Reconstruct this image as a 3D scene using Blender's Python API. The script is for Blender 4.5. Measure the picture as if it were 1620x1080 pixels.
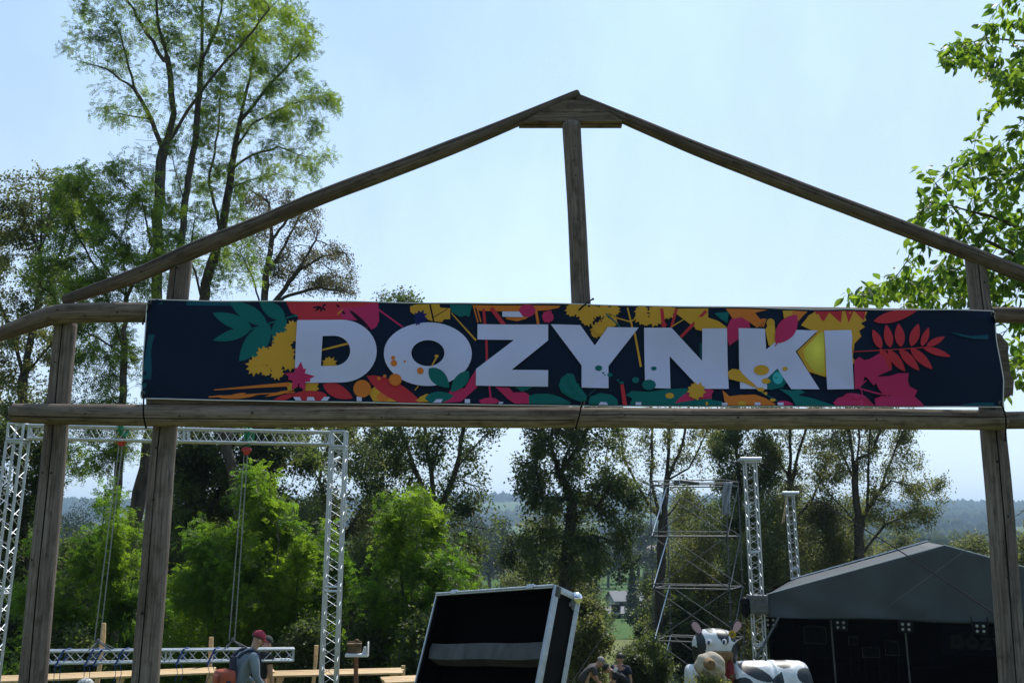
import bpy, bmesh, math, random
import numpy as np
from mathutils import Vector, Matrix, noise as mnoise
from mathutils.geometry import tessellate_polygon
random.seed(7)
RAD = math.radians
S = bpy.context.scene
COL = S.collection
for _o in list(bpy.data.objects):
    bpy.data.objects.remove(_o)

# ------------------------------------------------------------ camera, sky, sun, exposure
F = 1575.0
PITCH = math.atan(300 / F)
CP, SP = math.cos(PITCH), math.sin(PITCH)
EYE = 1.6
cam = bpy.data.cameras.new('camera')
cam.lens = F / 1620 * 36
cam.sensor_width = 36
cam.clip_end = 20000
cam.clip_start = 0.05
camo = bpy.data.objects.new('camera', cam)
COL.objects.link(camo)
camo.location = (0, 0, EYE)
camo.rotation_euler = (RAD(90) + PITCH, 0, 0)
S.camera = camo

SUN_EL, SUN_AZ = RAD(50), RAD(22)       # azimuth measured from +Y towards +X
W = bpy.data.worlds.new('World')
S.world = W
W.use_nodes = True
nt = W.node_tree
for n in list(nt.nodes):
    nt.nodes.remove(n)
o_ = nt.nodes.new('ShaderNodeOutputWorld')
b_ = nt.nodes.new('ShaderNodeBackground')
sky = nt.nodes.new('ShaderNodeTexSky')
sky.sky_type = 'NISHITA'
sky.sun_disc = False
sky.sun_elevation = SUN_EL
sky.sun_rotation = SUN_AZ
sky.air_density = 1.0
sky.dust_density = 0.6
sky.ozone_density = 1.0
b_.inputs[1].default_value = 0.10
# thin cirrus streaks in the sky
tc = nt.nodes.new('ShaderNodeTexCoord')
mp = nt.nodes.new('ShaderNodeMapping')
mp.inputs['Scale'].default_value = (2.6, 1.0, 1.3)
mp.inputs['Rotation'].default_value = (0.2, 0.5, 0.3)
nz = nt.nodes.new('ShaderNodeTexNoise')
nz.inputs['Scale'].default_value = 1.6
nz.inputs['Detail'].default_value = 7
nz.inputs['Roughness'].default_value = 0.6
rp = nt.nodes.new('ShaderNodeMapRange')
rp.inputs[1].default_value = 0.45
rp.inputs[2].default_value = 0.85
rp.inputs[3].default_value = 0.45
rp.inputs[4].default_value = 0.72
mx = nt.nodes.new('ShaderNodeMix')
mx.data_type = 'RGBA'
mx.inputs[7].default_value = (10.4, 14.6, 17.2, 1)
nt.links.new(tc.outputs['Generated'], mp.inputs[0])
nt.links.new(mp.outputs[0], nz.inputs['Vector'])
nt.links.new(nz.outputs[0], rp.inputs[0])
# the veil of bright air is thick towards the sun and thin in the opposite sky
dt = nt.nodes.new('ShaderNodeVectorMath')
dt.operation = 'DOT_PRODUCT'
dt.inputs[1].default_value = (math.sin(SUN_AZ) * math.cos(SUN_EL), math.cos(SUN_AZ) * math.cos(SUN_EL), math.sin(SUN_EL))
rq = nt.nodes.new('ShaderNodeMapRange')
rq.interpolation_type = 'SMOOTHSTEP'
rq.inputs[1].default_value = -0.2
rq.inputs[2].default_value = 0.55
rq.inputs[3].default_value = 0.0
rq.inputs[4].default_value = 1.0
mu = nt.nodes.new('ShaderNodeMath')
mu.operation = 'MULTIPLY'
nt.links.new(tc.outputs['Generated'], dt.inputs[0])
nt.links.new(dt.outputs['Value'], rq.inputs[0])
# whiter towards the horizon
sx = nt.nodes.new('ShaderNodeSeparateXYZ')
rh = nt.nodes.new('ShaderNodeMapRange')
rh.interpolation_type = 'SMOOTHSTEP'
rh.inputs[1].default_value = 0.0
rh.inputs[2].default_value = 0.62
rh.inputs[3].default_value = 1.0
rh.inputs[4].default_value = 0.0
mw = nt.nodes.new('ShaderNodeMix')
mw.data_type = 'RGBA'
mw.inputs[6].default_value = (8.0, 11.9, 16.6, 1)
mw.inputs[7].default_value = (11.4, 13.7, 17.0, 1)
nt.links.new(tc.outputs['Generated'], sx.inputs[0])
nt.links.new(sx.outputs['Z'], rh.inputs[0])
nt.links.new(rh.outputs[0], mw.inputs[0])
nt.links.new(mw.outputs[2], mx.inputs[7])
nt.links.new(rq.outputs[0], mu.inputs[0])
nt.links.new(rp.outputs[0], mu.inputs[1])
nt.links.new(mu.outputs[0], mx.inputs[0])
nt.links.new(sky.outputs[0], mx.inputs[6])
nt.links.new(mx.outputs[2], b_.inputs[0])
nt.links.new(b_.outputs[0], o_.inputs[0])

sun = bpy.data.lights.new('sun', 'SUN')
sun.energy = 4.8
sun.angle = RAD(0.5)
sun.color = (1.0, 0.95, 0.86)
suno = bpy.data.objects.new('sun', sun)
COL.objects.link(suno)
sd = Vector((math.sin(SUN_AZ) * math.cos(SUN_EL), math.cos(SUN_AZ) * math.cos(SUN_EL), math.sin(SUN_EL)))
suno.rotation_euler = sd.to_track_quat('Z', 'Y').to_euler()
suno.location = (20, 40, 60)

S.view_settings.view_transform = 'Standard'
S.view_settings.look = 'None'
S.view_settings.gamma = 1
S.view_settings.exposure = 0.0
S.render.engine = 'CYCLES'
S.cycles.max_bounces = 6
S.cycles.diffuse_bounces = 3
S.cycles.glossy_bounces = 3
S.cycles.transmission_bounces = 3
S.cycles.volume_bounces = 0
S.cycles.use_denoising = True


# ------------------------------------------------------------ helpers
def at(px, py, Y):
    v = (540 - py) / F
    d = Vector(((px - 810) / F, CP - v * SP, SP + v * CP))
    d *= Y / d.y
    d.z += EYE
    return d


def lerp(a, b, t):
    return a + (b - a) * t


PROF = [(-60, 0.3), (7.6, 0), (10, -0.45), (12, -1.0), (15, -1.65), (18, -1.8), (24, -3.1), (38, -4.8), (60, -6.2), (120, -9),
        (200, -13.4), (230, -13), (400, -11), (800, -14), (1300, -8), (2000, 25), (2600, 70), (3200, 73), (4500, 60), (6500, 60)]
_py = [p[0] for p in PROF]
_pz = [p[1] for p in PROF]


def ground(x, y):
    z = float(np.interp(y, _py, _pz))
    far = max(0.0, min(1.0, (y - 900) / 1500))
    if far > 0:
        z += far * 26 * mnoise.noise(Vector((x / 900, y / 1400, 3.3))) + far * 6 * mnoise.noise(Vector((x / 260, y / 500, 9.3)))
    mid = max(0.0, min(1.0, (y - 40) / 100))
    z += (0.05 + mid * 1.2) * mnoise.noise(Vector((x / (4 + 30 * mid), y / (4 + 30 * mid), 1.1)))
    return z


def tag(o, label=None, cat=None, group=None, kind=None):
    if label:
        o['label'] = label
    if cat:
        o['category'] = cat
    if group:
        o['group'] = group
    if kind:
        o['kind'] = kind
    return o


def empty(name, loc, label=None, cat=None, group=None, rz=0):
    o = bpy.data.objects.new(name, None)
    COL.objects.link(o)
    o.location = loc
    o.rotation_euler = (0, 0, rz)
    o.empty_display_size = 0.2
    return tag(o, label, cat, group)


class MB:
    def __init__(s):
        s.v, s.f, s.m, s.uv = [], [], [], []

    def add(s, vs, fs, mi=0, uv=None):
        o = len(s.v)
        s.v += [tuple(v) for v in vs]
        for k, f in enumerate(fs):
            s.f.append(tuple(i + o for i in f))
            s.m.append(mi)
            s.uv.append(uv[k] if uv else [(0, 0)] * len(f))

    def box(s, c, size, rot=None, mi=0, bevel=0.0):
        hx, hy, hz = [a / 2 for a in size]
        M = rot if rot is not None else Matrix.Identity(3)
        c = Vector(c)
        if bevel <= 0:
            vs = [c + M @ Vector((x * hx, y * hy, z * hz)) for x in (-1, 1) for y in (-1, 1) for z in (-1, 1)]
            s.add(vs, [(0, 1, 3, 2), (4, 6, 7, 5), (0, 4, 5, 1), (2, 3, 7, 6), (0, 2, 6, 4), (1, 5, 7, 3)], mi)
        else:
            bm = bmesh.new()
            bmesh.ops.create_cube(bm, size=1)
            for v in bm.verts:
                v.co = Vector((v.co.x * size[0], v.co.y * size[1], v.co.z * size[2]))
            bmesh.ops.bevel(bm, geom=bm.edges[:], offset=bevel, segments=2, affect='EDGES', profile=0.5)
            bm.verts.index_update()
            s.add([c + M @ v.co for v in bm.verts], [[v.index for v in f.verts] for f in bm.faces], mi)
            bm.free()

    def tube(s, path, r, n=8, mi=0, caps=True, closed=False):
        P = [Vector(p) for p in path]
        rr = r if isinstance(r, (list, tuple)) else [r] * len(P)
        fr = frames(P)
        vs, fs = [], []
        for i, p in enumerate(P):
            a, b = fr[i]
            for k in range(n):
                t = 2 * math.pi * k / n
                vs.append(p + (a * math.cos(t) + b * math.sin(t)) * rr[i])
        for i in range(len(P) - 1):
            for k in range(n):
                k2 = (k + 1) % n
                fs.append((i * n + k, i * n + k2, (i + 1) * n + k2, (i + 1) * n + k))
        if caps:
            fs.append(tuple(range(n))[::-1])
            fs.append(tuple((len(P) - 1) * n + k for k in range(n)))
        s.add(vs, fs, mi)

    def ell(s, c, rad, rot=None, nu=16, nv=10, mi=0, fn=None, v0=0.0, v1=1.0):
        M = rot if rot is not None else Matrix.Identity(3)
        c = Vector(c)
        vs, fs = [], []
        for j in range(nv + 1):
            ph = math.pi * lerp(v0, v1, j / nv)
            for i in range(nu):
                th = 2 * math.pi * i / nu
                d = Vector((math.sin(ph) * math.cos(th), math.sin(ph) * math.sin(th), math.cos(ph)))
                k = fn(d) if fn else 1.0
                vs.append(c + M @ Vector((d.x * rad[0] * k, d.y * rad[1] * k, d.z * rad[2] * k)))
        for j in range(nv):
            for i in range(nu):
                i2 = (i + 1) % nu
                fs.append((j * nu + i, (j + 1) * nu + i, (j + 1) * nu + i2, j * nu + i2))
        s.add(vs, fs, mi)

    def prism(s, poly, z0, z1, fn=None, mi=0):
        """polygon in local XZ extruded along Y from z0 to z1, fn maps (x, y, z)"""
        n = len(poly)
        fn = fn or (lambda x, y, z: (x, y, z))
        vs = [fn(p[0], z0, p[1]) for p in poly] + [fn(p[0], z1, p[1]) for p in poly]
        fs = [tuple(range(n)), tuple(range(n, 2 * n))[::-1]] + [((i + 1) % n, i, i + n, (i + 1) % n + n) for i in range(n)]
        s.add(vs, fs, mi)

    def build(s, name, mats, parent=None, smooth=True, angle=40, label=None):
        me = bpy.data.meshes.new(name)
        me.from_pydata(s.v, [], s.f)
        for m in (mats if isinstance(mats, (list, tuple)) else [mats]):
            me.materials.append(m)
        me.polygons.foreach_set('material_index', s.m)
        if any(u[0] != (0, 0) or u[-1] != (0, 0) for u in s.uv[:1] + s.uv[-1:]) or any(x != (0, 0) for u in s.uv[:50] for x in u):
            l = me.uv_layers.new(name='UVMap')
            flat = [c for u in s.uv for x in u for c in x]
            l.data.foreach_set('uv', flat)
        if smooth:
            me.polygons.foreach_set('use_smooth', [True] * len(s.f))
            try:
                me.set_sharp_from_angle(angle=RAD(angle))
            except Exception:
                pass
        me.update()
        o = bpy.data.objects.new(name, me)
        COL.objects.link(o)
        if parent is not None:
            o.parent = parent
            o.matrix_parent_inverse = Matrix.Identity(4)
            if parent.get('_org') is not None or True:
                # geometry is given in world space: shift it to the parent's frame
                Mi = wm(parent).inverted()
                me.transform(Mi)
        if label:
            o['label'] = label
        return o


def wm(o):
    M = Matrix.LocRotScale(o.location, o.rotation_euler, o.scale)
    return wm(o.parent) @ M if o.parent else M


def frames(P):
    out = []
    up = None
    for i in range(len(P)):
        t = (P[min(i + 1, len(P) - 1)] - P[max(i - 1, 0)])
        if t.length < 1e-9:
            t = Vector((0, 0, 1))
        t.normalize()
        if up is None:
            up = Vector((0, 0, 1)) if abs(t.z) < 0.9 else Vector((0, 1, 0))
        a = t.cross(up)
        if a.length < 1e-6:
            a = t.orthogonal()
        a.normalize()
        b = a.cross(t)
        b.normalize()
        up = b
        out.append((a, b))
    return out


def copy_tree(o, parent=None):
    c = o.copy()
    COL.objects.link(c)
    if parent is not None:
        c.parent = parent
    for ch in [x for x in COL.objects if x.parent == o]:
        copy_tree(ch, c)
    return c


# ------------------------------------------------------------ materials
def hexc(r, g, b):
    f = lambda c: (c / 255 / 12.92) if c / 255 <= 0.04045 else ((c / 255 + 0.055) / 1.055) ** 2.4
    return (f(r), f(g), f(b), 1)


def mat(name, col, rough=0.6, metal=0.0, nscale=0, namt=0.0, bump=0.0, coord='Object', spec=0.5, detail=4, stretch=None, col2=None):
    m = bpy.data.materials.new(name)
    m.use_nodes = True
    t = m.node_tree
    p = t.nodes['Principled BSDF']
    p.inputs['Base Color'].default_value = col
    p.inputs['Roughness'].default_value = rough
    p.inputs['Metallic'].default_value = metal
    p.inputs['Specular IOR Level'].default_value = spec
    if nscale:
        c = t.nodes.new('ShaderNodeTexCoord')
        mpn = t.nodes.new('ShaderNodeMapping')
        if stretch:
            mpn.inputs['Scale'].default_value = stretch
        n = t.nodes.new('ShaderNodeTexNoise')
        n.inputs['Scale'].default_value = nscale
        n.inputs['Detail'].default_value = detail
        t.links.new(c.outputs[coord], mpn.inputs[0])
        t.links.new(mpn.outputs[0], n.inputs['Vector'])
        if namt:
            mixn = t.nodes.new('ShaderNodeMix')
            mixn.data_type = 'RGBA'
            k = col2 or tuple(min(1, c_ * (1 - namt)) for c_ in col[:3]) + (1,)
            mixn.inputs[6].default_value = tuple(min(1, c_ * (1 + namt)) for c_ in col[:3]) + (1,) if not col2 else col
            mixn.inputs[7].default_value = k
            rmp = t.nodes.new('ShaderNodeMapRange')
            rmp.inputs[1].default_value = 0.3
            rmp.inputs[2].default_value = 0.7
            t.links.new(n.outputs[0], rmp.inputs[0])
            t.links.new(rmp.outputs[0], mixn.inputs[0])
            t.links.new(mixn.outputs[2], p.inputs['Base Color'])
        if bump:
            bn = t.nodes.new('ShaderNodeBump')
            bn.inputs['Strength'].default_value = bump
            bn.inputs['Distance'].default_value = 0.02
            t.links.new(n.outputs[0], bn.inputs['Height'])
            t.links.new(bn.outputs[0], p.inputs['Normal'])
    return m


def wood_mat(name, base, dark, scale=1.0):
    """weathered log: UV u runs along the log in metres, v round it in metres"""
    m = bpy.data.materials.new(name)
    m.use_nodes = True
    t = m.node_tree
    p = t.nodes['Principled BSDF']
    p.inputs['Roughness'].default_value = 0.85
    p.inputs['Specular IOR Level'].default_value = 0.2
    uv = t.nodes.new('ShaderNodeUVMap')

    def nz_(sx, sy, sc, det, rough=0.6):
        mp_ = t.nodes.new('ShaderNodeMapping')
        mp_.inputs['Scale'].default_value = (sx, sy, 1)
        n_ = t.nodes.new('ShaderNodeTexNoise')
        n_.inputs['Scale'].default_value = sc
        n_.inputs['Detail'].default_value = det
        n_.inputs['Roughness'].default_value = rough
        t.links.new(uv.outputs[0], mp_.inputs[0])
        t.links.new(mp_.outputs[0], n_.inputs['Vector'])
        return n_
    g = nz_(1.2, 32, 2.2, 6)
    fine = nz_(3, 120, 2.0, 3)
    big = nz_(0.9, 3.5, 1.0, 3)
    blot = nz_(4, 9, 2.0, 4)
    r1 = t.nodes.new('ShaderNodeValToRGB')
    r1.color_ramp.elements[0].position = 0.28
    r1.color_ramp.elements[0].color = dark
    r1.color_ramp.elements[1].position = 0.66
    r1.color_ramp.elements[1].color = base
    t.links.new(g.outputs[0], r1.inputs[0])
    m2 = t.nodes.new('ShaderNodeMix')
    m2.data_type = 'RGBA'
    m2.blend_type = 'MULTIPLY'
    m2.inputs[0].default_value = 0.8
    r2 = t.nodes.new('ShaderNodeValToRGB')
    r2.color_ramp.elements[0].position = 0.3
    r2.color_ramp.elements[0].color = (0.52, 0.44, 0.37, 1)
    r2.color_ramp.elements[1].position = 0.68
    r2.color_ramp.elements[1].color = (1.25, 1.2, 1.12, 1)
    t.links.new(big.outputs[0], r2.inputs[0])
    t.links.new(r1.outputs[0], m2.inputs[6])
    t.links.new(r2.outputs[0], m2.inputs[7])
    m3 = t.nodes.new('ShaderNodeMix')
    m3.data_type = 'RGBA'
    m3.blend_type = 'MULTIPLY'
    m3.inputs[0].default_value = 0.75
    r3 = t.nodes.new('ShaderNodeValToRGB')
    r3.color_ramp.elements[0].position = 0.3
    r3.color_ramp.elements[0].color = (0.45, 0.42, 0.38, 1)
    r3.color_ramp.elements[1].position = 0.5
    r3.color_ramp.elements[1].color = (1.1, 1.1, 1.1, 1)
    t.links.new(blot.outputs[0], r3.inputs[0])
    t.links.new(m2.outputs[2], m3.inputs[6])
    t.links.new(r3.outputs[0], m3.inputs[7])
    t.links.new(m3.outputs[2], p.inputs['Base Color'])
    add = t.nodes.new('ShaderNodeMath')
    add.operation = 'ADD'
    t.links.new(g.outputs[0], add.inputs[0])
    t.links.new(fine.outputs[0], add.inputs[1])
    bn = t.nodes.new('ShaderNodeBump')
    bn.inputs['Strength'].default_value = 0.7
    bn.inputs['Distance'].default_value = 0.006
    t.links.new(add.outputs[0], bn.inputs['Height'])
    t.links.new(bn.outputs[0], p.inputs['Normal'])
    return m


def leaf_mat(name, dif, trans, w=0.45, dif2=None, trans2=None, gloss=0.25):
    m = bpy.data.materials.new(name)
    m.use_nodes = True
    t = m.node_tree
    for n in list(t.nodes):
        t.nodes.remove(n)
    o = t.nodes.new('ShaderNodeOutputMaterial')
    p = t.nodes.new('ShaderNodeBsdfPrincipled')
    p.inputs['Roughness'].default_value = 0.5
    p.inputs['Specular IOR Level'].default_value = gloss
    tr = t.nodes.new('ShaderNodeBsdfTranslucent')
    mix = t.nodes.new('ShaderNodeMixShader')
    mix.inputs[0].default_value = w
    a = t.nodes.new('ShaderNodeAttribute')
    a.attribute_name = 'rnd'
    for sock, c1, c2 in ((p.inputs['Base Color'], dif, dif2 or tuple(c * 0.55 for c in dif[:3])), (tr.inputs[0], trans, trans2 or tuple(c * 0.55 for c in trans[:3]))):
        mm = t.nodes.new('ShaderNodeMix')
        mm.data_type = 'RGBA'
        mm.inputs[6].default_value = tuple(c1[:3]) + (1,)
        mm.inputs[7].default_value = tuple(c2[:3]) + (1,)
        t.links.new(a.outputs['Fac'], mm.inputs[0])
        t.links.new(mm.outputs[2], sock)
    t.links.new(p.outputs[0], mix.inputs[1])
    t.links.new(tr.outputs[0], mix.inputs[2])
    t.links.new(mix.outputs[0], o.inputs[0])
    return m


M = {}
M['log'] = wood_mat('weathered_log', (0.225, 0.185, 0.158, 1), (0.055, 0.043, 0.036, 1))
M['rail'] = wood_mat('pale_rail', (0.27, 0.225, 0.19, 1), (0.085, 0.066, 0.054, 1))
M['rafter'] = wood_mat('dark_rafter', (0.17, 0.14, 0.12, 1), (0.04, 0.032, 0.028, 1))
M['post'] = wood_mat('grey_post', (0.235, 0.205, 0.195, 1), (0.075, 0.062, 0.058, 1))
M['plank'] = mat('fresh_plank', (0.62, 0.42, 0.22, 1), 0.6, nscale=3, namt=0.25, stretch=(1, 12, 12))
M['dark_crack'] = mat('dark_crack', (0.02, 0.016, 0.013, 1), 0.95)
M['alu'] = mat('aluminium', (0.50, 0.53, 0.57, 1), 0.5, 0.8, nscale=12, namt=0.12)
M['galv'] = mat('galvanised_steel', (0.12, 0.125, 0.13, 1), 0.65, 0.5, nscale=8, namt=0.2)
M['cord'] = mat('black_cord', (0.010, 0.010, 0.011, 1), 0.9, spec=0.05)
M['black'] = mat('black_laminate', (0.007, 0.007, 0.008, 1), 0.55, nscale=6, namt=0.3, spec=0.06)
M['felt'] = mat('black_felt', (0.003, 0.003, 0.004, 1), 0.95, spec=0.0)
M['foam'] = mat('grey_foam', (0.05, 0.05, 0.054, 1), 0.7, nscale=7, namt=0.5, bump=0.6, stretch=(1, 1, 0.3))
M['tarp'] = mat('grey_tarpaulin', (0.062, 0.074, 0.086, 1), 0.65, nscale=1.2, namt=0.15, bump=0.25, spec=0.15)
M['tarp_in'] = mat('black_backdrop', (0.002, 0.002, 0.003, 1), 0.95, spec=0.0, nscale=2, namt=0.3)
M['white_edge'] = mat('white_piping', (0.7, 0.7, 0.72, 1), 0.5)
M['bluestrap'] = mat('blue_strap', (0.02, 0.06, 0.25, 1), 0.6)
M['greenstrap'] = mat('green_sling', (0.01, 0.20, 0.09, 1), 0.6)
M['red'] = mat('red_enamel', (0.45, 0.03, 0.03, 1), 0.4, nscale=9, namt=0.2)
M['chain'] = mat('steel_chain', (0.30, 0.31, 0.33, 1), 0.45, 0.5)
M['bark'] = mat('dark_bark', (0.075, 0.062, 0.052, 1), 0.9, nscale=9, namt=0.45, bump=1.0, stretch=(1, 1, 0.25), spec=0.1)
M['bark_red'] = mat('brown_bark', (0.10, 0.066, 0.05, 1), 0.9, nscale=9, namt=0.45, bump=1.0, stretch=(1, 1, 0.25), spec=0.1)


# ------------------------------------------------------------ the setting: ground
def build_ground():
    xs = np.concatenate([np.linspace(-5200, -300, 40), np.linspace(-280, -42, 18), np.linspace(-40, 40, 61), np.linspace(42, 280, 18), np.linspace(300, 5200, 40)])
    ys = np.concatenate([np.linspace(-60, 5, 12), np.linspace(6, 45, 66), np.linspace(47, 300, 50), np.linspace(310, 1200, 40), np.linspace(1230, 6500, 110)])
    V, Fc = [], []
    for y in ys:
        for x in xs:
            V.append((x, y, ground(x, y)))
    nx = len(xs)
    for j in range(len(ys) - 1):
        for i in range(nx - 1):
            Fc.append((j * nx + i, j * nx + i + 1, (j + 1) * nx + i + 1, (j + 1) * nx + i))
    b = MB()
    b.add(V, Fc)
    m = bpy.data.materials.new('meadow')
    m.use_nodes = True
    t = m.node_tree
    p = t.nodes['Principled BSDF']
    p.inputs['Roughness'].default_value = 0.9
    p.inputs['Specular IOR Level'].default_value = 0.1
    c = t.nodes.new('ShaderNodeTexCoord')
    n1 = t.nodes.new('ShaderNodeTexNoise')
    n1.inputs['Scale'].default_value = 1.5
    n1.inputs['Detail'].default_value = 8
    mpv = t.nodes.new('ShaderNodeMapping')
    mpv.inputs['Scale'].default_value = (0.0028, 0.0075, 0.001)
    vo = t.nodes.new('ShaderNodeTexVoronoi')
    vo.inputs['Scale'].default_value = 1.0
    t.links.new(c.outputs['Object'], n1.inputs['Vector'])
    t.links.new(c.outputs['Object'], mpv.inputs[0])
    t.links.new(mpv.outputs[0], vo.inputs['Vector'])
    ra = t.nodes.new('ShaderNodeValToRGB')
    ra.color_ramp.elements[0].color = (0.045, 0.065, 0.02, 1)
    ra.color_ramp.elements[1].color = (0.09, 0.125, 0.035, 1)
    rb = t.nodes.new('ShaderNodeValToRGB')
    rb.color_ramp.interpolation = 'CONSTANT'
    e = rb.color_ramp.elements
    e[0].color = (0.75, 1.1, 0.7, 1)
    e[1].position = 0.4
    e[1].color = (1.2, 1.15, 0.8, 1)
    k = e.new(0.65)
    k.color = (1.9, 1.5, 1.6, 1)
    k = e.new(0.82)
    k.color = (0.8, 0.95, 0.9, 1)
    t.links.new(n1.outputs[0], ra.inputs[0])
    sep = t.nodes.new('ShaderNodeSeparateColor')
    t.links.new(vo.outputs['Color'], sep.inputs[0])
    t.links.new(sep.outputs[0], rb.inputs[0])
    mm = t.nodes.new('ShaderNodeMix')
    mm.data_type = 'RGBA'
    mm.blend_type = 'MULTIPLY'
    mm.inputs[0].default_value = 1
    t.links.new(ra.outputs[0], mm.inputs[6])
    t.links.new(rb.outputs[0], mm.inputs[7])
    t.links.new(mm.outputs[2], p.inputs['Base Color'])
    tag(b.build('ground', m), kind='structure')


build_ground()


# ------------------------------------------------------------ trees
def resample(P, step, rng, jit):
    out = [P[0]]
    for a, b in zip(P[:-1], P[1:]):
        n = max(1, int(round(np.linalg.norm(b - a) / step)))
        for k in range(1, n + 1):
            out.append(a + (b - a) * k / n + rng.normal(0, jit, 3) * (1 if k < n else 0))
    return out


def grow(guides, attr, step, rng, kill=1.7, maxit=120, maxn=20000, infl=9.0, grav=0.0):
    P = np.zeros((maxn, 3))
    par = -np.ones(maxn, int)
    n = 0
    gr = np.zeros(maxn)
    for gi, g in enumerate(guides):
        g = [np.array(p, float) for p in g]
        pts = resample(g, step, rng, step * 0.05)
        if n == 0:
            P[0] = pts[0]
            n = 1
            cur = 0
        else:
            cur = int(np.argmin(((P[:n] - pts[0]) ** 2).sum(1)))
        for q in pts[1:]:
            P[n] = q
            par[n] = cur
            gr[n] = 1
            cur = n
            n += 1
    if len(attr):
        A = attr.copy()
        skip = max(1, int(len(resample([np.array(p, float) for p in guides[0]], step, rng, 0)) * 0.35))
        D = ((A[:, None, :] - P[None, skip:n, :]) ** 2).sum(2)
        near = D.argmin(1) + skip
        nd = np.sqrt(D.min(1))
        done = set()
        for it in range(maxit):
            ok = nd < step * infl
            if not ok.any():
                ok = nd < nd.min() + step * 3
            idx = np.where(ok)[0]
            if len(idx) == 0:
                break
            nn = near[idx]
            u = np.unique(nn)
            d = A[idx] - P[nn]
            d /= np.linalg.norm(d, axis=1, keepdims=True) + 1e-9
            acc = np.zeros((n, 3))
            np.add.at(acc, nn, d)
            n0 = n
            dead = []
            for k in u:
                v = acc[k]
                l = np.linalg.norm(v)
                if l < 1e-3:
                    v = rng.normal(0, 1, 3)
                    l = np.linalg.norm(v)
                v = v / l
                if par[k] >= 0:
                    w = P[k] - P[par[k]]
                    w /= np.linalg.norm(w) + 1e-9
                    v = v + 0.35 * w
                v = v + rng.normal(0, 0.16, 3) + np.array([0, 0, grav])
                v /= np.linalg.norm(v)
                key = (int(k), int(v[0] * 3), int(v[1] * 3), int(v[2] * 3))
                if key in done:
                    dead.append(k)
                    continue
                done.add(key)
                if n >= maxn:
                    break
                P[n] = P[k] + v * step
                par[n] = k
                n += 1
            if n > n0:
                D = np.sqrt(((A[:, None, :] - P[None, n0:n, :]) ** 2).sum(2))
                m_ = D.argmin(1)
                dm = D[np.arange(len(A)), m_]
                b = dm < nd
                near[b] = m_[b] + n0
                nd[b] = dm[b]
            keep = nd > step * kill
            if dead:
                isd = np.isin(near, dead)
                keep &= ~(isd & (rng.rand(len(A)) < 0.5))
            A, near, nd = A[keep], near[keep], nd[keep]
            if len(A) == 0 or n >= maxn:
                break
    return P[:n], par[:n]


def radii(P, par, tip, trunk, e=2.2):
    n = len(P)
    acc = np.zeros(n)
    kids = [[] for _ in range(n)]
    for i in range(n - 1, 0, -1):
        if acc[i] == 0:
            acc[i] = 1
        acc[par[i]] += acc[i]
        kids[par[i]].append(i)
    acc[0] = max(acc[0], 1)
    e = max(1.6, math.log(max(acc[0], 3)) / math.log(trunk / tip))
    r = tip * acc ** (1 / e)
    return r, kids, acc


def branch_mesh(P, par, r, kids, minr=0.0, rng=None):
    b = MB()
    stack = [(0, None)]
    while stack:
        s, pp = stack.pop()
        ch = [s] if pp is None else [pp, s]
        cur = s
        while kids[cur]:
            k = sorted(kids[cur], key=lambda i: -r[i])
            for q in k[1:]:
                if r[q] >= minr:
                    stack.append((q, cur))
            cur = k[0]
            if r[cur] < minr:
                break
            ch.append(cur)
        if len(ch) < 2:
            continue
        rr = [float(r[i]) for i in ch]
        if pp is not None:
            rr[0] = min(float(r[pp]) * 0.8, rr[1] * 1.15)
        R0 = max(rr)
        n = 3 if R0 < 0.018 else 4 if R0 < 0.04 else 6 if R0 < 0.12 else 12
        b.tube([P[i] for i in ch], rr, n, caps=(n > 4))
    return b


def leaf_quads(org, ax, sd, L, Wd):
    """arrays (k,3), returns verts (4k,3)"""
    L = L[:, None]
    Wd = Wd[:, None]
    v = np.empty((len(org), 4, 3))
    v[:, 0] = org
    v[:, 1] = org + ax * L * 0.45 + sd * Wd * 0.5
    v[:, 2] = org + ax * L
    v[:, 3] = org + ax * L * 0.45 - sd * Wd * 0.5
    return v.reshape(-1, 3)


def quads_obj(name, V, m, parent, rnd):
    k = len(V) // 4
    me = bpy.data.meshes.new(name)
    me.vertices.add(len(V))
    me.vertices.foreach_set('co', np.ascontiguousarray(V, np.float32).ravel())
    me.loops.add(4 * k)
    me.loops.foreach_set('vertex_index', np.arange(4 * k, dtype=np.int32))
    me.polygons.add(k)
    me.polygons.foreach_set('loop_start', np.arange(0, 4 * k, 4, dtype=np.int32))
    me.polygons.foreach_set('loop_total', np.full(k, 4, np.int32))
    a = me.attributes.new('rnd', 'FLOAT', 'FACE')
    a.data.foreach_set('value', rnd.astype(np.float32))
    me.materials.append(m)
    me.update(calc_edges=True)
    o = bpy.data.objects.new(name, me)
    COL.objects.link(o)
    if parent is not None:
        o.parent = parent
        me.transform(wm(parent).inverted())
    return o


def norm(a):
    return a / (np.linalg.norm(a, axis=1, keepdims=True) + 1e-9)


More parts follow.
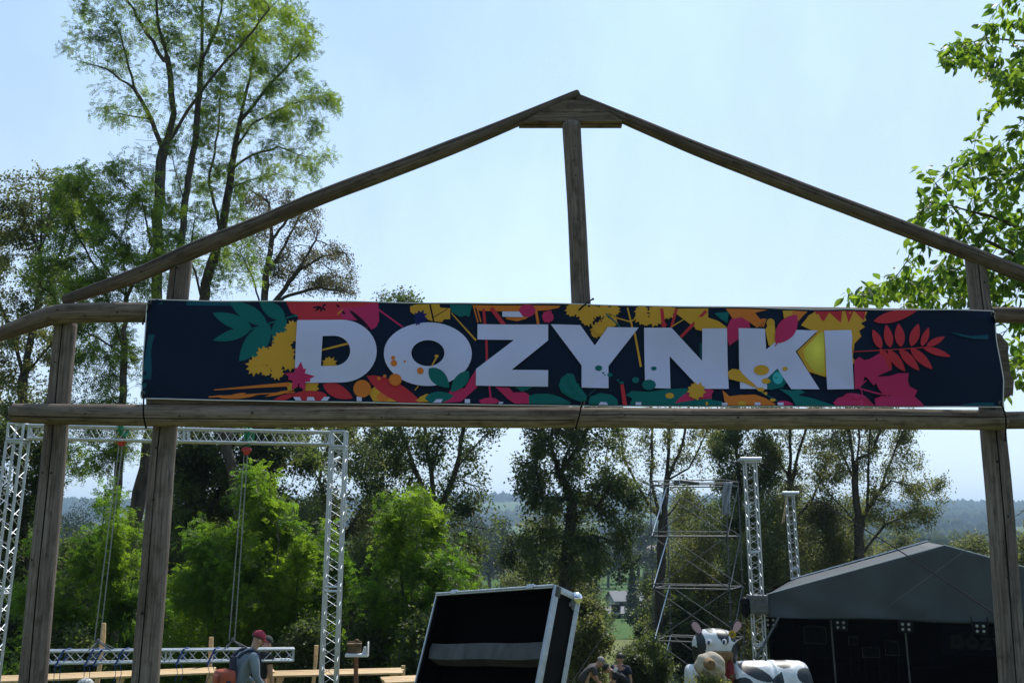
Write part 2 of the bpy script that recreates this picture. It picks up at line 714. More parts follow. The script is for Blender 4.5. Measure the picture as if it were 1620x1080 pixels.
def make_leaves(P, par, r, acc, n, rng, kind, size, spread, clump=1.3, thr=6, zbias=0.25):
    tipn = np.where(acc <= thr)[0]
    tipn = tipn[tipn > 0]
    # uneven clumps: weight by a coarse noise of position
    w = np.array([max(0.02, 0.5 + clump * mnoise.noise(Vector(P[i]) * 1.5)) ** 2 for i in tipn])
    w /= w.sum()
    if kind == 'frond':
        m = 5
        k = n // (2 * m)
    else:
        k = n
    pick = tipn[rng.choice(len(tipn), k, p=w)]
    tt = rng.rand(k, 1)
    base = P[pick] * tt + P[par[pick]] * (1 - tt) + rng.normal(0, spread, (k, 3))
    out = norm(P[pick] - P[par[pick]])
    ax = norm(out * 0.7 + rng.normal(0, 0.6, (k, 3)) + np.array([0, 0, -zbias]))
    up = norm(np.array([0, 0, 1.0]) + rng.normal(0, 0.55, (k, 3)))
    sd = norm(np.cross(ax, up))
    cl = np.array([0.5 + 0.9 * mnoise.noise(Vector(b) * 0.7 + Vector((5, 5, 5))) for b in base])
    if kind == 'frond':
        V, R = [], []
        FL = size * 3.2
        for j in range(m):
            for sgn in (-1, 1):
                o = base + ax * (FL * (j + 0.6) / m)
                o = o + np.array([0, 0, -0.02]) * (j * j * size * 2)
                a = norm(sd * sgn + ax * 0.35 + rng.normal(0, 0.18, (k, 3)))
                s2 = norm(ax - (ax * a).sum(1, keepdims=True) * a)
                L = size * rng.uniform(0.75, 1.15, k)
                V.append(leaf_quads(o, a, s2, L, L * 0.5))
                R.append(np.clip(cl + rng.normal(0, 0.22, k), 0, 1))
        V = np.concatenate(V)
        R = np.concatenate(R)
    else:
        L = size * rng.uniform(0.6, 1.25, k)
        V = leaf_quads(base, ax, sd, L, L * (0.62 if kind == 'oval' else 0.8))
        R = np.clip(cl + rng.normal(0, 0.25, k), 0, 1)
    return V, R


DENS = 2.4


def blob_pts(Y, blobs, rng):
    out = []
    for (px, py, rx, ry, dep, n) in blobs:
        n = int(n * DENS)
        c = np.array(at(px, py, Y))
        a, b = rx / F * Y, ry / F * Y
        q = norm(rng.normal(0, 1, (n, 3))) * (rng.rand(n, 1) ** 0.4)
        out.append(c + q * np.array([a, dep, b]))
    return np.concatenate(out)


TREES = []


def tree(name, label, cat, Y, guides, blobs, leaf, nleaf, kind, size, seed, trunk=0.22, tip=0.006, step=0.4, spread=0.12,
         minr=0.0, bark='bark', group=None, clump=1.1, thr=10, kill=1.35, e=2.2, zbias=0.25, dg=None):
    rng = np.random.RandomState(seed)
    G = []
    base = None
    for gi, g in enumerate(guides):
        off = 0 if gi == 0 else (dg[gi] if dg else rng.uniform(-1, 1) * 1.2)
        pts = []
        for j, (px, py) in enumerate(g):
            d = off * min(1, j / max(1, len(g) - 1)) if gi else 0
            pts.append(np.array(at(px, py, Y + d)))
        if gi == 0:
            b0 = pts[0].copy()
            gz = ground(b0[0], b0[1])
            b0[2] = gz - 0.1
            if pts[0][2] > gz:
                pts = [b0] + pts
            else:
                pts[0] = b0
            base = (pts[0][0], pts[0][1], gz)
        G.append(pts)
    A = blob_pts(Y, blobs, rng)
    P, par = grow(G, A, step, rng, kill=kill)
    r, kids, acc = radii(P, par, tip, trunk, e)
    root = empty(name, base, label, cat, group)
    branch_mesh(P, par, r, kids, minr).build('trunk', M[bark], root)
    V, R = make_leaves(P, par, r, acc, nleaf, rng, kind, size, spread, clump, thr, zbias)
    quads_obj('crown', V, leaf, root, R)
    return root


LM = {}
LM['locust'] = leaf_mat('locust_leaf', (0.09, 0.125, 0.025), (0.36, 0.50, 0.03), 0.6, (0.05, 0.09, 0.03), (0.11, 0.20, 0.03))
LM['young'] = leaf_mat('young_locust_leaf', (0.085, 0.13, 0.015), (0.32, 0.49, 0.028), 0.58, (0.05, 0.10, 0.018), (0.13, 0.28, 0.02))
LM['brown'] = leaf_mat('dry_leaf', (0.16, 0.14, 0.075), (0.26, 0.22, 0.10), 0.45, (0.09, 0.09, 0.04), (0.14, 0.14, 0.05))
LM['olive'] = leaf_mat('olive_leaf', (0.125, 0.13, 0.05), (0.32, 0.34, 0.08), 0.52, (0.065, 0.08, 0.03), (0.15, 0.18, 0.05))
LM['dark'] = leaf_mat('dark_leaf', (0.075, 0.10, 0.035), (0.20, 0.27, 0.05), 0.48, (0.045, 0.062, 0.025), (0.09, 0.13, 0.03))
LM['walnut'] = leaf_mat('walnut_leaf', (0.075, 0.135, 0.03), (0.38, 0.54, 0.03), 0.6, (0.04, 0.085, 0.025), (0.10, 0.22, 0.03), gloss=0.45)
LM['far'] = leaf_mat('far_leaf', (0.055, 0.08, 0.035), (0.07, 0.11, 0.03), 0.25)


# HAZE: pale air, so that the far hills fade to blue
def build_haze():
    b = MB()
    b.box((0, 3200, 75), (11000, 6700, 220))
    m = bpy.data.materials.new('haze')
    m.use_nodes = True
    t = m.node_tree
    for n in list(t.nodes):
        t.nodes.remove(n)
    o = t.nodes.new('ShaderNodeOutputMaterial')
    v = t.nodes.new('ShaderNodeVolumePrincipled')
    v.inputs['Color'].default_value = (0.55, 0.76, 1.0, 1)
    v.inputs['Density'].default_value = HAZE
    v.inputs['Anisotropy'].default_value = 0.25
    t.links.new(v.outputs[0], o.inputs['Volume'])
    ob = b.build('haze', m, smooth=False)
    tag(ob, kind='stuff', label='pale blue haze lying over the far valley and hills', cat='haze')
    ob.display_type = 'WIRE'


HAZE = 0.00022
# ------------------------------------------------------------ the trees
FAST_LEAF = 1.0
TG = 'tall trees behind the festival ground'
# big airy locust, two trunks forking above the thick leaning trunk
tree('locust_tree', 'tall airy locust with a thick leaning dark trunk behind the left posts', 'tree', 27,
     [[(165, 1137), (195, 900), (232, 740), (250, 620)],
      [(250, 620), (248, 480), (250, 330), (258, 240), (240, 190), (212, 140), (200, 90), (185, 40)],
      [(258, 240), (275, 180), (268, 110), (250, 40), (245, -40)],
      [(212, 140), (170, 110), (120, 95)],
      [(240, 190), (190, 180), (150, 185)],
      [(250, 620), (275, 480), (292, 320), (310, 215), (318, 100), (322, -40)],
      [(292, 320), (275, 260), (268, 215)],
      [(258, 240), (300, 170), (350, 105), (400, 50), (440, 0)],
      [(318, 100), (345, 40), (360, -40)],
      [(268, 110), (225, 40), (190, -20)]],
     [(150, 70, 65, 65, 1.3, 120), (225, 30, 90, 85, 1.6, 200), (320, 40, 90, 95, 1.8, 230), (410, 45, 70, 85, 1.5, 160), (190, 170, 60, 40, 1.0, 60),
      (300, 160, 90, 70, 1.4, 120), (240, -70, 120, 60, 2, 120), (380, -60, 90, 60, 2, 100), (240, 270, 60, 60, 1.2, 40)],
     LM['locust'], int(80000 * FAST_LEAF), 'frond', 0.062, 11, trunk=0.205, tip=0.006, step=0.33, spread=0.13, bark='bark', group=TG, clump=.9, dg=[0, -.3, -1, .8, 1.2, .6, 1.5, -1.2, 1.6, .4, 1.4])
tree('locust_tree', 'tall slanting locust whose limbs reach right above the sloping rafter', 'tree', 29,
     [[(392, 1130), (380, 820), (345, 620), (322, 480), (325, 450), (350, 370), (366, 270), (380, 190), (400, 90), (410, 20)],
      [(366, 270), (400, 245), (440, 232), (490, 250), (525, 245)],
      [(370, 240), (400, 195), (460, 165), (520, 150)],
      [(350, 370), (330, 290), (345, 210), (350, 130)],
      [(380, 190), (430, 130), (470, 90), (500, 50)],
      [(360, 300), (395, 285), (440, 275), (480, 290)],
      [(322, 480), (300, 400), (310, 330)]],
     [(470, 175, 70, 60, 1.6, 170), (455, 255, 65, 40, 1.4, 130), (420, 100, 75, 70, 1.6, 170), (350, 180, 60, 80, 1.4, 110), (340, 290, 60, 70, 1.4, 110), (430, 20, 60, 60, 1.5, 110),
      (310, 390, 60, 60, 1.2, 130), (375, 410, 60, 60, 1.3, 160), (350, 330, 60, 50, 1.3, 90), (470, 60, 40, 60, 1.2, 70)],
     LM['locust'], int(80000 * FAST_LEAF), 'frond', 0.062, 12, trunk=0.22, tip=0.006, step=0.34, spread=0.13, group=TG, clump=.9, dg=[0, -1.2, .9, -.8, 1.1, 1.4, -1])
tree('locust_tree', 'mid green locust with drooping feathery boughs between the two left posts', 'tree', 25,
     [[(140, 1140), (175, 900), (190, 700), (196, 560), (200, 470), (190, 380), (205, 320)],
      [(196, 560), (160, 440), (110, 350), (90, 320)],
      [(200, 470), (240, 390), (225, 320), (175, 270)],
      [(196, 560), (130, 520), (90, 500)],
      [(200, 470), (150, 400), (130, 320)]],
     [(165, 300, 75, 45, 1.5, 150), (110, 350, 50, 60, 1.3, 110), (200, 400, 60, 80, 1.5, 170), (150, 480, 65, 60, 1.5, 170), (180, 580, 55, 60, 1.4, 150), (250, 420, 50, 60, 1.3, 110),
      (150, 640, 55, 40, 1.3, 80), (140, 560, 40, 60, 1.2, 80), (130, 710, 50, 40, 1.3, 90), (240, 330, 45, 50, 1.3, 80), (90, 430, 40, 60, 1.3, 70), (200, 690, 50, 40, 1.3, 60)],
     LM['locust'], int(95000 * FAST_LEAF), 'frond', 0.064, 13, trunk=0.14, tip=0.005, step=0.33, spread=0.12, group=TG)
tree('ash_tree', 'brownish thin crowned tree at the far left edge', 'tree', 33,
     [[(20, 1120), (25, 900), (32, 720), (36, 600), (60, 480), (64, 400), (66, 320), (60, 275)],
      [(36, 600), (20, 520), (0, 480), (-30, 440)],
      [(60, 480), (95, 400), (115, 340), (130, 300)],
      [(64, 400), (40, 350), (25, 310)],
      [(36, 600), (85, 540), (105, 490), (150, 440)],
      [(64, 400), (85, 340), (100, 290)],
      [(32, 720), (5, 640), (-30, 560)],
      [(32, 720), (70, 640), (90, 580)]],
     [(60, 320, 65, 60, 1.8, 190), (10, 380, 60, 70, 1.8, 150), (110, 350, 50, 60, 1.6, 140), (50, 440, 80, 60, 2, 150), (20, 540, 60, 60, 2, 120), (90, 540, 60, 60, 1.6, 110), (-50, 400, 40, 80, 2, 70),
      (20, 640, 60, 60, 1.6, 120), (70, 640, 40, 50, 1.4, 60)],
     LM['olive'], int(42000 * FAST_LEAF), 'oval', 0.105, 14, trunk=0.2, tip=0.007, step=0.4, spread=0.14, group=TG)
tree('chestnut_tree', 'half bare brown tree spreading right just above the banner', 'tree', 37,
     [[(430, 1080), (425, 800), (420, 620), (417, 500), (420, 440), (430, 380), (425, 320), (410, 295)],
      [(420, 440), (450, 390), (470, 350), (480, 330)],
      [(417, 500), (470, 430), (510, 405), (545, 400), (562, 420)],
      [(430, 380), (460, 340), (490, 330), (505, 340)],
      [(417, 500), (450, 470), (500, 455), (540, 460), (560, 465)],
      [(425, 320), (395, 300), (380, 320)],
      [(417, 500), (400, 440), (380, 400)],
      [(470, 430), (500, 380), (530, 390)]],
     [(430, 320, 55, 30, 1.5, 120), (480, 350, 40, 35, 1.6, 120), (520, 420, 48, 35, 1.8, 150), (470, 420, 50, 40, 1.6, 120), (400, 380, 40, 50, 1.5, 90), (520, 455, 45, 15, 1.5, 60)],
     LM['brown'], int(18000 * FAST_LEAF), 'oval', 0.085, 15, trunk=0.2, tip=0.011, step=0.26, spread=0.13, group=TG, clump=1.2, thr=5, kill=1.6)
tree('maple_tree', 'dark many stemmed tree below the D and O of the banner', 'tree', 38,
     [[(700, 1080), (695, 930), (690, 820), (682, 740), (668, 660), (655, 560), (645, 500), (640, 470)],
      [(690, 820), (722, 740), (735, 660), (760, 570)],
      [(690, 820), (655, 740), (632, 670), (600, 600), (590, 540)],
      [(682, 740), (705, 670), (700, 580)],
      [(655, 740), (610, 690), (575, 660)],
      [(722, 740), (765, 690), (785, 680)],
      [(695, 930), (640, 850), (590, 790), (565, 745)],
      [(735, 660), (700, 600), (690, 520)]],
     [(640, 500, 60, 40, 2, 100), (600, 590, 60, 60, 2, 140), (700, 570, 80, 70, 2, 160), (655, 720, 60, 50, 2, 150), (740, 700, 42, 45, 2, 130), (735, 800, 45, 60, 2, 180), (690, 850, 60, 60, 2, 160), (600, 730, 50, 40, 1.8, 100),
      (640, 790, 40, 60, 1.8, 90), (745, 870, 30, 45, 1.8, 80), (765, 640, 50, 40, 2, 90)],
     LM['dark'], int(36000 * FAST_LEAF), 'oval', 0.13, 16, trunk=0.42, tip=0.009, step=0.46, spread=0.2, group=TG)
tree('oak_tree', 'broad dark oak with crooked limbs beyond the open flight case', 'tree', 36,
     [[(890, 1090), (893, 950), (900, 850), (905, 790), (885, 750), (870, 700), (880, 640), (900, 560)],
      [(905, 790), (860, 790), (846, 740), (850, 700), (836, 660)],
      [(905, 790), (945, 800), (960, 770), (990, 780), (1015, 800)],
      [(870, 700), (840, 640), (830, 590)],
      [(885, 750), (920, 700), (945, 650), (960, 590)],
      [(900, 850), (950, 850), (985, 860), (1000, 890)],
      [(900, 850), (855, 850), (820, 860)],
      [(885, 750), (905, 700), (890, 650)]],
     [(880, 620, 80, 60, 2.2, 200), (850, 720, 38, 60, 1.8, 130), (930, 700, 70, 60, 2.2, 200), (880, 800, 60, 60, 2.2, 260), (850, 870, 50, 40, 2, 190), (960, 770, 50, 30, 2, 120), (985, 830, 35, 35, 1.6, 100),
      (905, 880, 70, 40, 2.2, 240), (825, 760, 22, 40, 1.4, 40), (990, 900, 20, 25, 1.2, 40), (950, 610, 60, 50, 2, 100)],
     LM['dark'], int(50000 * FAST_LEAF), 'oval', 0.125, 17, trunk=0.36, tip=0.009, step=0.42, spread=0.18, group=TG, thr=8)
tree('alder_tree', 'slender half bare tree rising straight behind the scaffold tower', 'tree', 41,
     [[(1040, 1080), (1043, 950), (1048, 830), (1055, 760), (1058, 700), (1062, 600), (1060, 520)],
      [(1048, 830), (1030, 760), (1032, 680), (1025, 600)],
      [(1055, 760), (1080, 700), (1090, 640), (1100, 560)],
      [(1048, 830), (1010, 770), (985, 720), (975, 660)],
      [(1055, 760), (1090, 740), (1110, 700), (1130, 650)],
      [(1048, 830), (1075, 790), (1100, 770)]],
     [(1060, 600, 80, 70, 2.2, 200), (1000, 700, 45, 45, 2, 110), (1100, 690, 50, 50, 2, 130), (1050, 700, 60, 60, 2, 150), (1010, 780, 45, 35, 2, 90), (1080, 800, 40, 40, 1.6, 60)],
     LM['olive'], int(15000 * FAST_LEAF), 'oval', 0.105, 18, trunk=0.34, tip=0.009, step=0.42, spread=0.15, group=TG, clump=1.6, thr=4)
tree('hornbeam_tree', 'dense dark tree beside the top of the scaffold tower', 'tree', 44,
     [[(1165, 1080), (1168, 900), (1170, 780), (1165, 700), (1160, 620)],
      [(1168, 900), (1200, 820), (1215, 740), (1230, 700)],
      [(1170, 780), (1140, 740), (1130, 700)]],
     [(1165, 700, 42, 55, 2, 170), (1210, 740, 45, 40, 2, 130), (1170, 800, 45, 55, 2, 150), (1145, 760, 25, 30, 1.5, 60), (1180, 620, 60, 50, 2, 80)],
     LM['dark'], int(32000 * FAST_LEAF), 'oval', 0.12, 19, trunk=0.3, tip=0.01, step=0.48, spread=0.2, group=TG)
tree('larch_tree', 'thin tree of two bare stems behind the shorter lattice mast', 'tree', 43,
     [[(1252, 1080), (1250, 900), (1249, 760), (1250, 690), (1252, 600)],
      [(1249, 790), (1262, 720), (1275, 680), (1290, 600)],
      [(1249, 760), (1225, 710), (1205, 680), (1190, 620)],
      [(1250, 830), (1285, 790), (1305, 740), (1312, 715)],
      [(1250, 830), (1215, 780), (1200, 740)]],
     [(1250, 600, 80, 60, 2, 110), (1215, 700, 40, 40, 2, 110), (1285, 690, 35, 40, 1.8, 90), (1290, 770, 40, 40, 1.8, 110), (1225, 790, 45, 45, 1.8, 120), (1260, 850, 60, 50, 1.8, 130)],
     LM['olive'], int(19000 * FAST_LEAF), 'oval', 0.105, 20, trunk=0.3, tip=0.009, step=0.42, spread=0.17, group=TG, clump=1.4)
tree('ash_tree', 'fan shaped twin trunk tree standing free above the stage roof', 'tree', 42,
     [[(1362, 1060), (1360, 900), (1358, 830), (1352, 760), (1346, 700), (1338, 640), (1330, 560)],
      [(1360, 860), (1372, 800), (1374, 730), (1378, 660), (1380, 560)],
      [(1358, 830), (1395, 770), (1420, 700), (1440, 650)],
      [(1374, 800), (1410, 760), (1450, 770), (1480, 780)],
      [(1352, 760), (1325, 700), (1300, 640)],
      [(1352, 760), (1360, 690), (1360, 600)],
      [(1374, 730), (1400, 660), (1420, 590)],
      [(1360, 880), (1400, 830), (1440, 810), (1470, 825)],
      [(1358, 830), (1320, 790), (1300, 760)]],
     [(1370, 590, 90, 60, 2.2, 190), (1330, 700, 50, 50, 2, 140), (1400, 690, 50, 50, 2, 170), (1430, 740, 35, 35, 2, 130), (1460, 780, 32, 28, 1.8, 130), (1420, 820, 50, 30, 1.8, 130), (1480, 770, 25, 20, 1.2, 50), (1310, 760, 35, 35, 1.5, 70), (1380, 760, 40, 50, 1.8, 100), (1350, 660, 40, 40, 1.8, 80)],
     LM['olive'], int(46000 * FAST_LEAF), 'oval', 0.10, 21, trunk=0.28, tip=0.009, step=0.42, spread=0.16, group=TG)
tree('elm_tree', 'dark leafy tree behind the left leg of the goal shaped truss', 'tree', 31,
     [[(45, 1120), (48, 950), (40, 820), (28, 720), (15, 640)],
      [(40, 820), (75, 760), (95, 700)],
      [(40, 820), (5, 780), (-25, 730)],
      [(28, 720), (50, 670), (60, 620)]],
     [(20, 700, 55, 50, 1.8, 170), (70, 720, 40, 45, 1.6, 110), (-20, 780, 45, 60, 1.8, 120), (30, 800, 30, 55, 1.5, 110), (10, 880, 40, 50, 1.5, 110)],
     LM['dark'], int(32000 * FAST_LEAF), 'oval', 0.12, 22, trunk=0.25, tip=0.007, step=0.4, spread=0.15, group=TG)
tree('elm_tree', 'dark grey leaved tree between the hoisting chains', 'tree', 31,
     [[(330, 1120), (335, 950), (325, 820), (315, 740), (310, 660), (300, 600)],
      [(325, 820), (355, 760), (370, 700), (400, 640)],
      [(325, 820), (295, 770), (280, 720)],
      [(335, 900), (300, 850), (280, 810)]],
     [(320, 720, 55, 50, 1.8, 200), (310, 800, 50, 60, 1.8, 200), (370, 700, 50, 50, 1.8, 150), (420, 690, 50, 40, 1.8, 130), (300, 880, 50, 50, 1.6, 110), (470, 720, 50, 40, 1.8, 120), (400, 770, 60, 60, 1.8, 120)],
     LM['dark'], int(62000 * FAST_LEAF), 'oval', 0.12, 23, trunk=0.24, tip=0.007, step=0.4, spread=0.16, group=TG)
tree('poplar_tree', 'small leaved tree showing through the truss tower top', 'tree', 42,
     [[(560, 1080), (558, 950), (540, 860), (505, 760), (480, 700), (470, 640)],
      [(540, 860), (580, 790), (600, 740), (605, 690)],
      [(505, 760), (520, 700), (560, 660)],
      [(558, 950), (610, 880), (640, 840)]],
     [(500, 700, 45, 45, 2, 90), (590, 740, 45, 45, 2, 100), (560, 690, 50, 40, 2, 100), (590, 820, 45, 60, 2, 110), (520, 800, 40, 50, 2, 90)],
     LM['olive'], int(24000 * FAST_LEAF), 'oval', 0.14, 24, trunk=0.3, tip=0.009, step=0.45, spread=0.2, group=TG)


# ---- young bright locusts and shrubs in front of the trees
YG = 'young trees and shrubs along the edge of the ground'


def bush(name, label, Y, cx, top, w, n, leaf, size, seed, kind='frond', blobs=None, tip=0.005, cat='tree', group=YG, trunk=0.07, step=0.3, spread=0.12, clump=1.5, thr=10, nb=420):
    bot = 840 + (1.6 - ground((cx - 810) / F * Y, Y)) / Y * F
    g = [[(cx, bot), (cx + 4, lerp(bot, top, .35)), (cx - 5, lerp(bot, top, .65)), (cx + 3, lerp(bot, top, .93))],
         [(cx, bot), (cx - w * .3, lerp(bot, top, .35)), (cx - w * .55, lerp(bot, top, .7))],
         [(cx, bot), (cx + w * .3, lerp(bot, top, .35)), (cx + w * .6, lerp(bot, top, .65))],
         [(cx, bot), (cx + w * .1, lerp(bot, top, .35)), (cx + w * .2, lerp(bot, top, .8))]]
    if blobs is None:
        h = bot - top
        rr = random.Random(seed)
        blobs = []
        for k in range(15):
            t = (k + .5) / 15
            hw = w * (1.15 - .75 * t ** 1.5)
            blobs.append((cx + rr.uniform(-1, 1) * hw * .75, lerp(bot - h * .04, top + h * .07, t), hw * rr.uniform(.4, .62), h * rr.uniform(.07, .12), w / F * Y * .7, nb // 9))
    return tree(name, label, cat, Y, g, blobs, leaf, int(n * FAST_LEAF), kind, size, seed, trunk=trunk, tip=tip, step=step, spread=spread, bark='bark', group=group, clump=clump, thr=thr, dg=[0, .5, -.5, -.8])


bush('young_locust', 'bright green young locust between the two left gate posts', 22, 165, 745, 85, 90000, LM['young'], .058, 31)
bush('young_locust', 'bright green young locust at the lower left corner', 22, 70, 840, 65, 45000, LM['young'], .058, 32)
bush('young_locust', 'tall bright green young locust right of the hanging chains', 21.5, 425, 722, 95, 125000, LM['young'], .058, 33, nb=600)
bush('young_locust', 'green young locust low behind the red capped person', 21, 330, 815, 80, 75000, LM['young'], .058, 34)
bush('young_locust', 'green young locust behind the right truss tower', 23, 525, 830, 65, 55000, LM['young'], .058, 35)
bush('young_locust', 'bright green young locust left of the flight case', 22, 640, 768, 95, 125000, LM['young'], .058, 36, nb=600)
bush('young_locust', 'bright green young locust touching the flight case top', 21, 715, 845, 65, 60000, LM['young'], .058, 37)
bush('young_locust', 'shadowed young locust at the foot of the thick trunk', 24, 245, 870, 75, 42000, LM['young'], .058, 38)
bush('hazel_shrub', 'dark shrub with shiny leaves beside the flight case', 20, 672, 962, 50, 11000, LM['dark'], .085, 39, kind='oval', cat='shrub')
bush('hazel_shrub', 'dark shrub under the truss lying behind the benches', 20.5, 480, 975, 75, 14000, LM['dark'], .08, 40, kind='oval', cat='shrub')
bush('hazel_shrub', 'dark shrub behind the planks at the left', 21, 110, 985, 70, 14000, LM['dark'], .08, 41, kind='oval', cat='shrub')
bush('hazel_shrub', 'dark shrub behind the small boxed sign', 21.5, 575, 985, 60, 13000, LM['dark'], .08, 42, kind='oval', cat='shrub')
bush('hazel_shrub', 'olive shrub behind the three huddled workers', 28, 930, 950, 55, 24000, LM['olive'], .09, 43, kind='oval', cat='shrub', nb=600)
bush('hazel_shrub', 'green shrub between the workers and the scaffold', 29, 1018, 1005, 60, 18000, LM['dark'], .09, 44, kind='oval', cat='shrub')
bush('hazel_shrub', 'dark shrub seen through the scaffold foot', 42, 1085, 930, 90, 32000, LM['dark'], .12, 45, kind='oval', cat='shrub', step=.45)
bush('willow_tree', 'brown green willow thicket seen through the scaffold', 44, 1110, 800, 85, 52000, LM['olive'], .105, 46, kind='oval', step=.5, spread=.3, nb=700)
bush('willow_tree', 'brown green willow thicket between the two lattice masts', 41, 1215, 775, 80, 52000, LM['olive'], .105, 47, kind='oval', step=.5, spread=.3, nb=700)
bush('willow_tree', 'brown green willow thicket right of the shorter mast', 43, 1310, 785, 80, 52000, LM['olive'], .105, 48, kind='oval', step=.5, spread=.3, nb=700)
bush('willow_tree', 'low brown green thicket above the left roof slope', 46, 1405, 845, 85, 36000, LM['olive'], .105, 49, kind='oval', step=.5, spread=.25)
bush('willow_tree', 'low green thicket behind the roof peak', 50, 1470, 868, 60, 18000, LM['olive'], .105, 50, kind='oval', step=.5, spread=.25)
bush('willow_tree', 'low green thicket right of the roof peak', 55, 1550, 842, 60, 24000, LM['olive'], .14, 51, kind='oval', step=.5, spread=.25)
bush('willow_tree', 'green thicket at the right edge beyond the post', 50, 1625, 815, 40, 16000, LM['olive'], .14, 52, kind='oval', step=.5, spread=.25)
bush('willow_tree', 'olive tree mass behind the trunk of the slender tree', 48, 1035, 905, 30, 5000, LM['dark'], .13, 53, kind='oval', step=.5, spread=.25)
bush('willow_tree', 'bushy tree filling the gap under the oak crown', 40, 900, 870, 45, 16000, LM['olive'], .12, 54, kind='oval', step=.45, spread=.25)
bush('willow_tree', 'bushy dark tree between oak and young locusts', 45, 800, 905, 60, 18000, LM['olive'], .105, 55, kind='oval', step=.45, spread=.25)
bush('willow_tree', 'dark undergrowth tree right of the many stemmed tree', 42, 735, 880, 50, 16000, LM['dark'], .13, 56, kind='oval', step=.45, spread=.25)
BK = 'back row of trees beyond the ground'
for (cx_, top_, w_, Y_, n_, lm_, sd_, lab_) in ((600, 800, 75, 55, 30000, 'dark', 201, 'hazy back row tree behind the truss tower top'),
                                               (705, 850, 55, 58, 22000, 'olive', 202, 'hazy back row tree behind the trunk of the many stemmed tree'),
                                               (850, 800, 60, 56, 24000, 'olive', 203, 'olive back row tree left behind the oak trunk'),
                                               (915, 795, 38, 60, 15000, 'dark', 204, 'back row tree right behind the oak crown'),
                                               (1085, 770, 62, 57, 26000, 'olive', 205, 'olive back row tree inside the outline of the scaffold'),
                                               (1165, 735, 60, 58, 28000, 'dark', 206, 'darker back row tree behind the tall lattice mast'),
                                               (1255, 745, 62, 56, 28000, 'olive', 207, 'olive back row tree behind the shorter lattice mast'),
                                               (1335, 775, 58, 60, 24000, 'olive', 208, 'olive back row tree behind the fan shaped tree')):
    bush('alder_tree', lab_, Y_, cx_, top_, w_, n_, LM[lm_], .15, sd_, kind='oval', group=BK, step=.6, spread=.35, nb=450, trunk=.16, tip=.012)
bush('willow_tree', 'dark undergrowth tree under the truss corner', 35, 470, 790, 75, 34000, LM['dark'], .13, 57, kind='oval', step=.45, spread=.3, nb=500)
bush('willow_tree', 'dark undergrowth tree behind the second post', 34, 270, 800, 80, 34000, LM['dark'], .13, 58, kind='oval', step=.45, spread=.3, nb=500)
bush('willow_tree', 'dark undergrowth tree behind the hanging chains', 35, 370, 760, 80, 34000, LM['dark'], .13, 59, kind='oval', step=.45, spread=.3, nb=500)
bush('willow_tree', 'dark undergrowth tree behind the first post', 35, 130, 850, 65, 24000, LM['dark'], .13, 60, kind='oval', step=.45, spread=.3, nb=400)
bush('willow_tree', 'dark undergrowth tree at the left picture edge', 33, 10, 850, 55, 24000, LM['dark'], .13, 61, kind='oval', step=.45, spread=.3, nb=400)
bush('willow_tree', 'dark undergrowth tree behind the truss tower', 36, 575, 850, 70, 26000, LM['dark'], .13, 62, kind='oval', step=.45, spread=.3, nb=400)


# ---- dark wood closing the view behind the left trees: one mass nobody could count
def wood_mass():
    rng = np.random.RandomState(5)
    V, R = [], []
    for k in range(900):
        x = rng.uniform(-32, -3)
        y = rng.uniform(44, 60)
        if -3 - x < 3 and rng.rand() < .5:
            continue
        px = 810 + x / y * F
        topz = EYE + (840 - np.interp(px, [0, 60, 130, 300, 500, 620, 700], [800, 840, 885, 800, 830, 890, 930])) / F * y
        g = ground(x, y)
        z = g + (topz - g) * rng.uniform(0.0, 1.0)
        n = 60
        c = np.array([x, y, z]) + rng.normal(0, .55, (n, 3))
        ax = norm(rng.normal(0, 1, (n, 3)))
        sd = norm(np.cross(ax, rng.normal(0, 1, (n, 3))))
        V.append(leaf_quads(c, ax, sd, rng.uniform(.18, .36, n), rng.uniform(.14, .26, n)))
        R.append(rng.rand(n))
    o = quads_obj('far_wood', np.concatenate(V), LM['dark'], None, np.concatenate(R))
    tag(o, 'dark wood closing the view behind the left trees', 'wood', kind='stuff')


wood_mass()


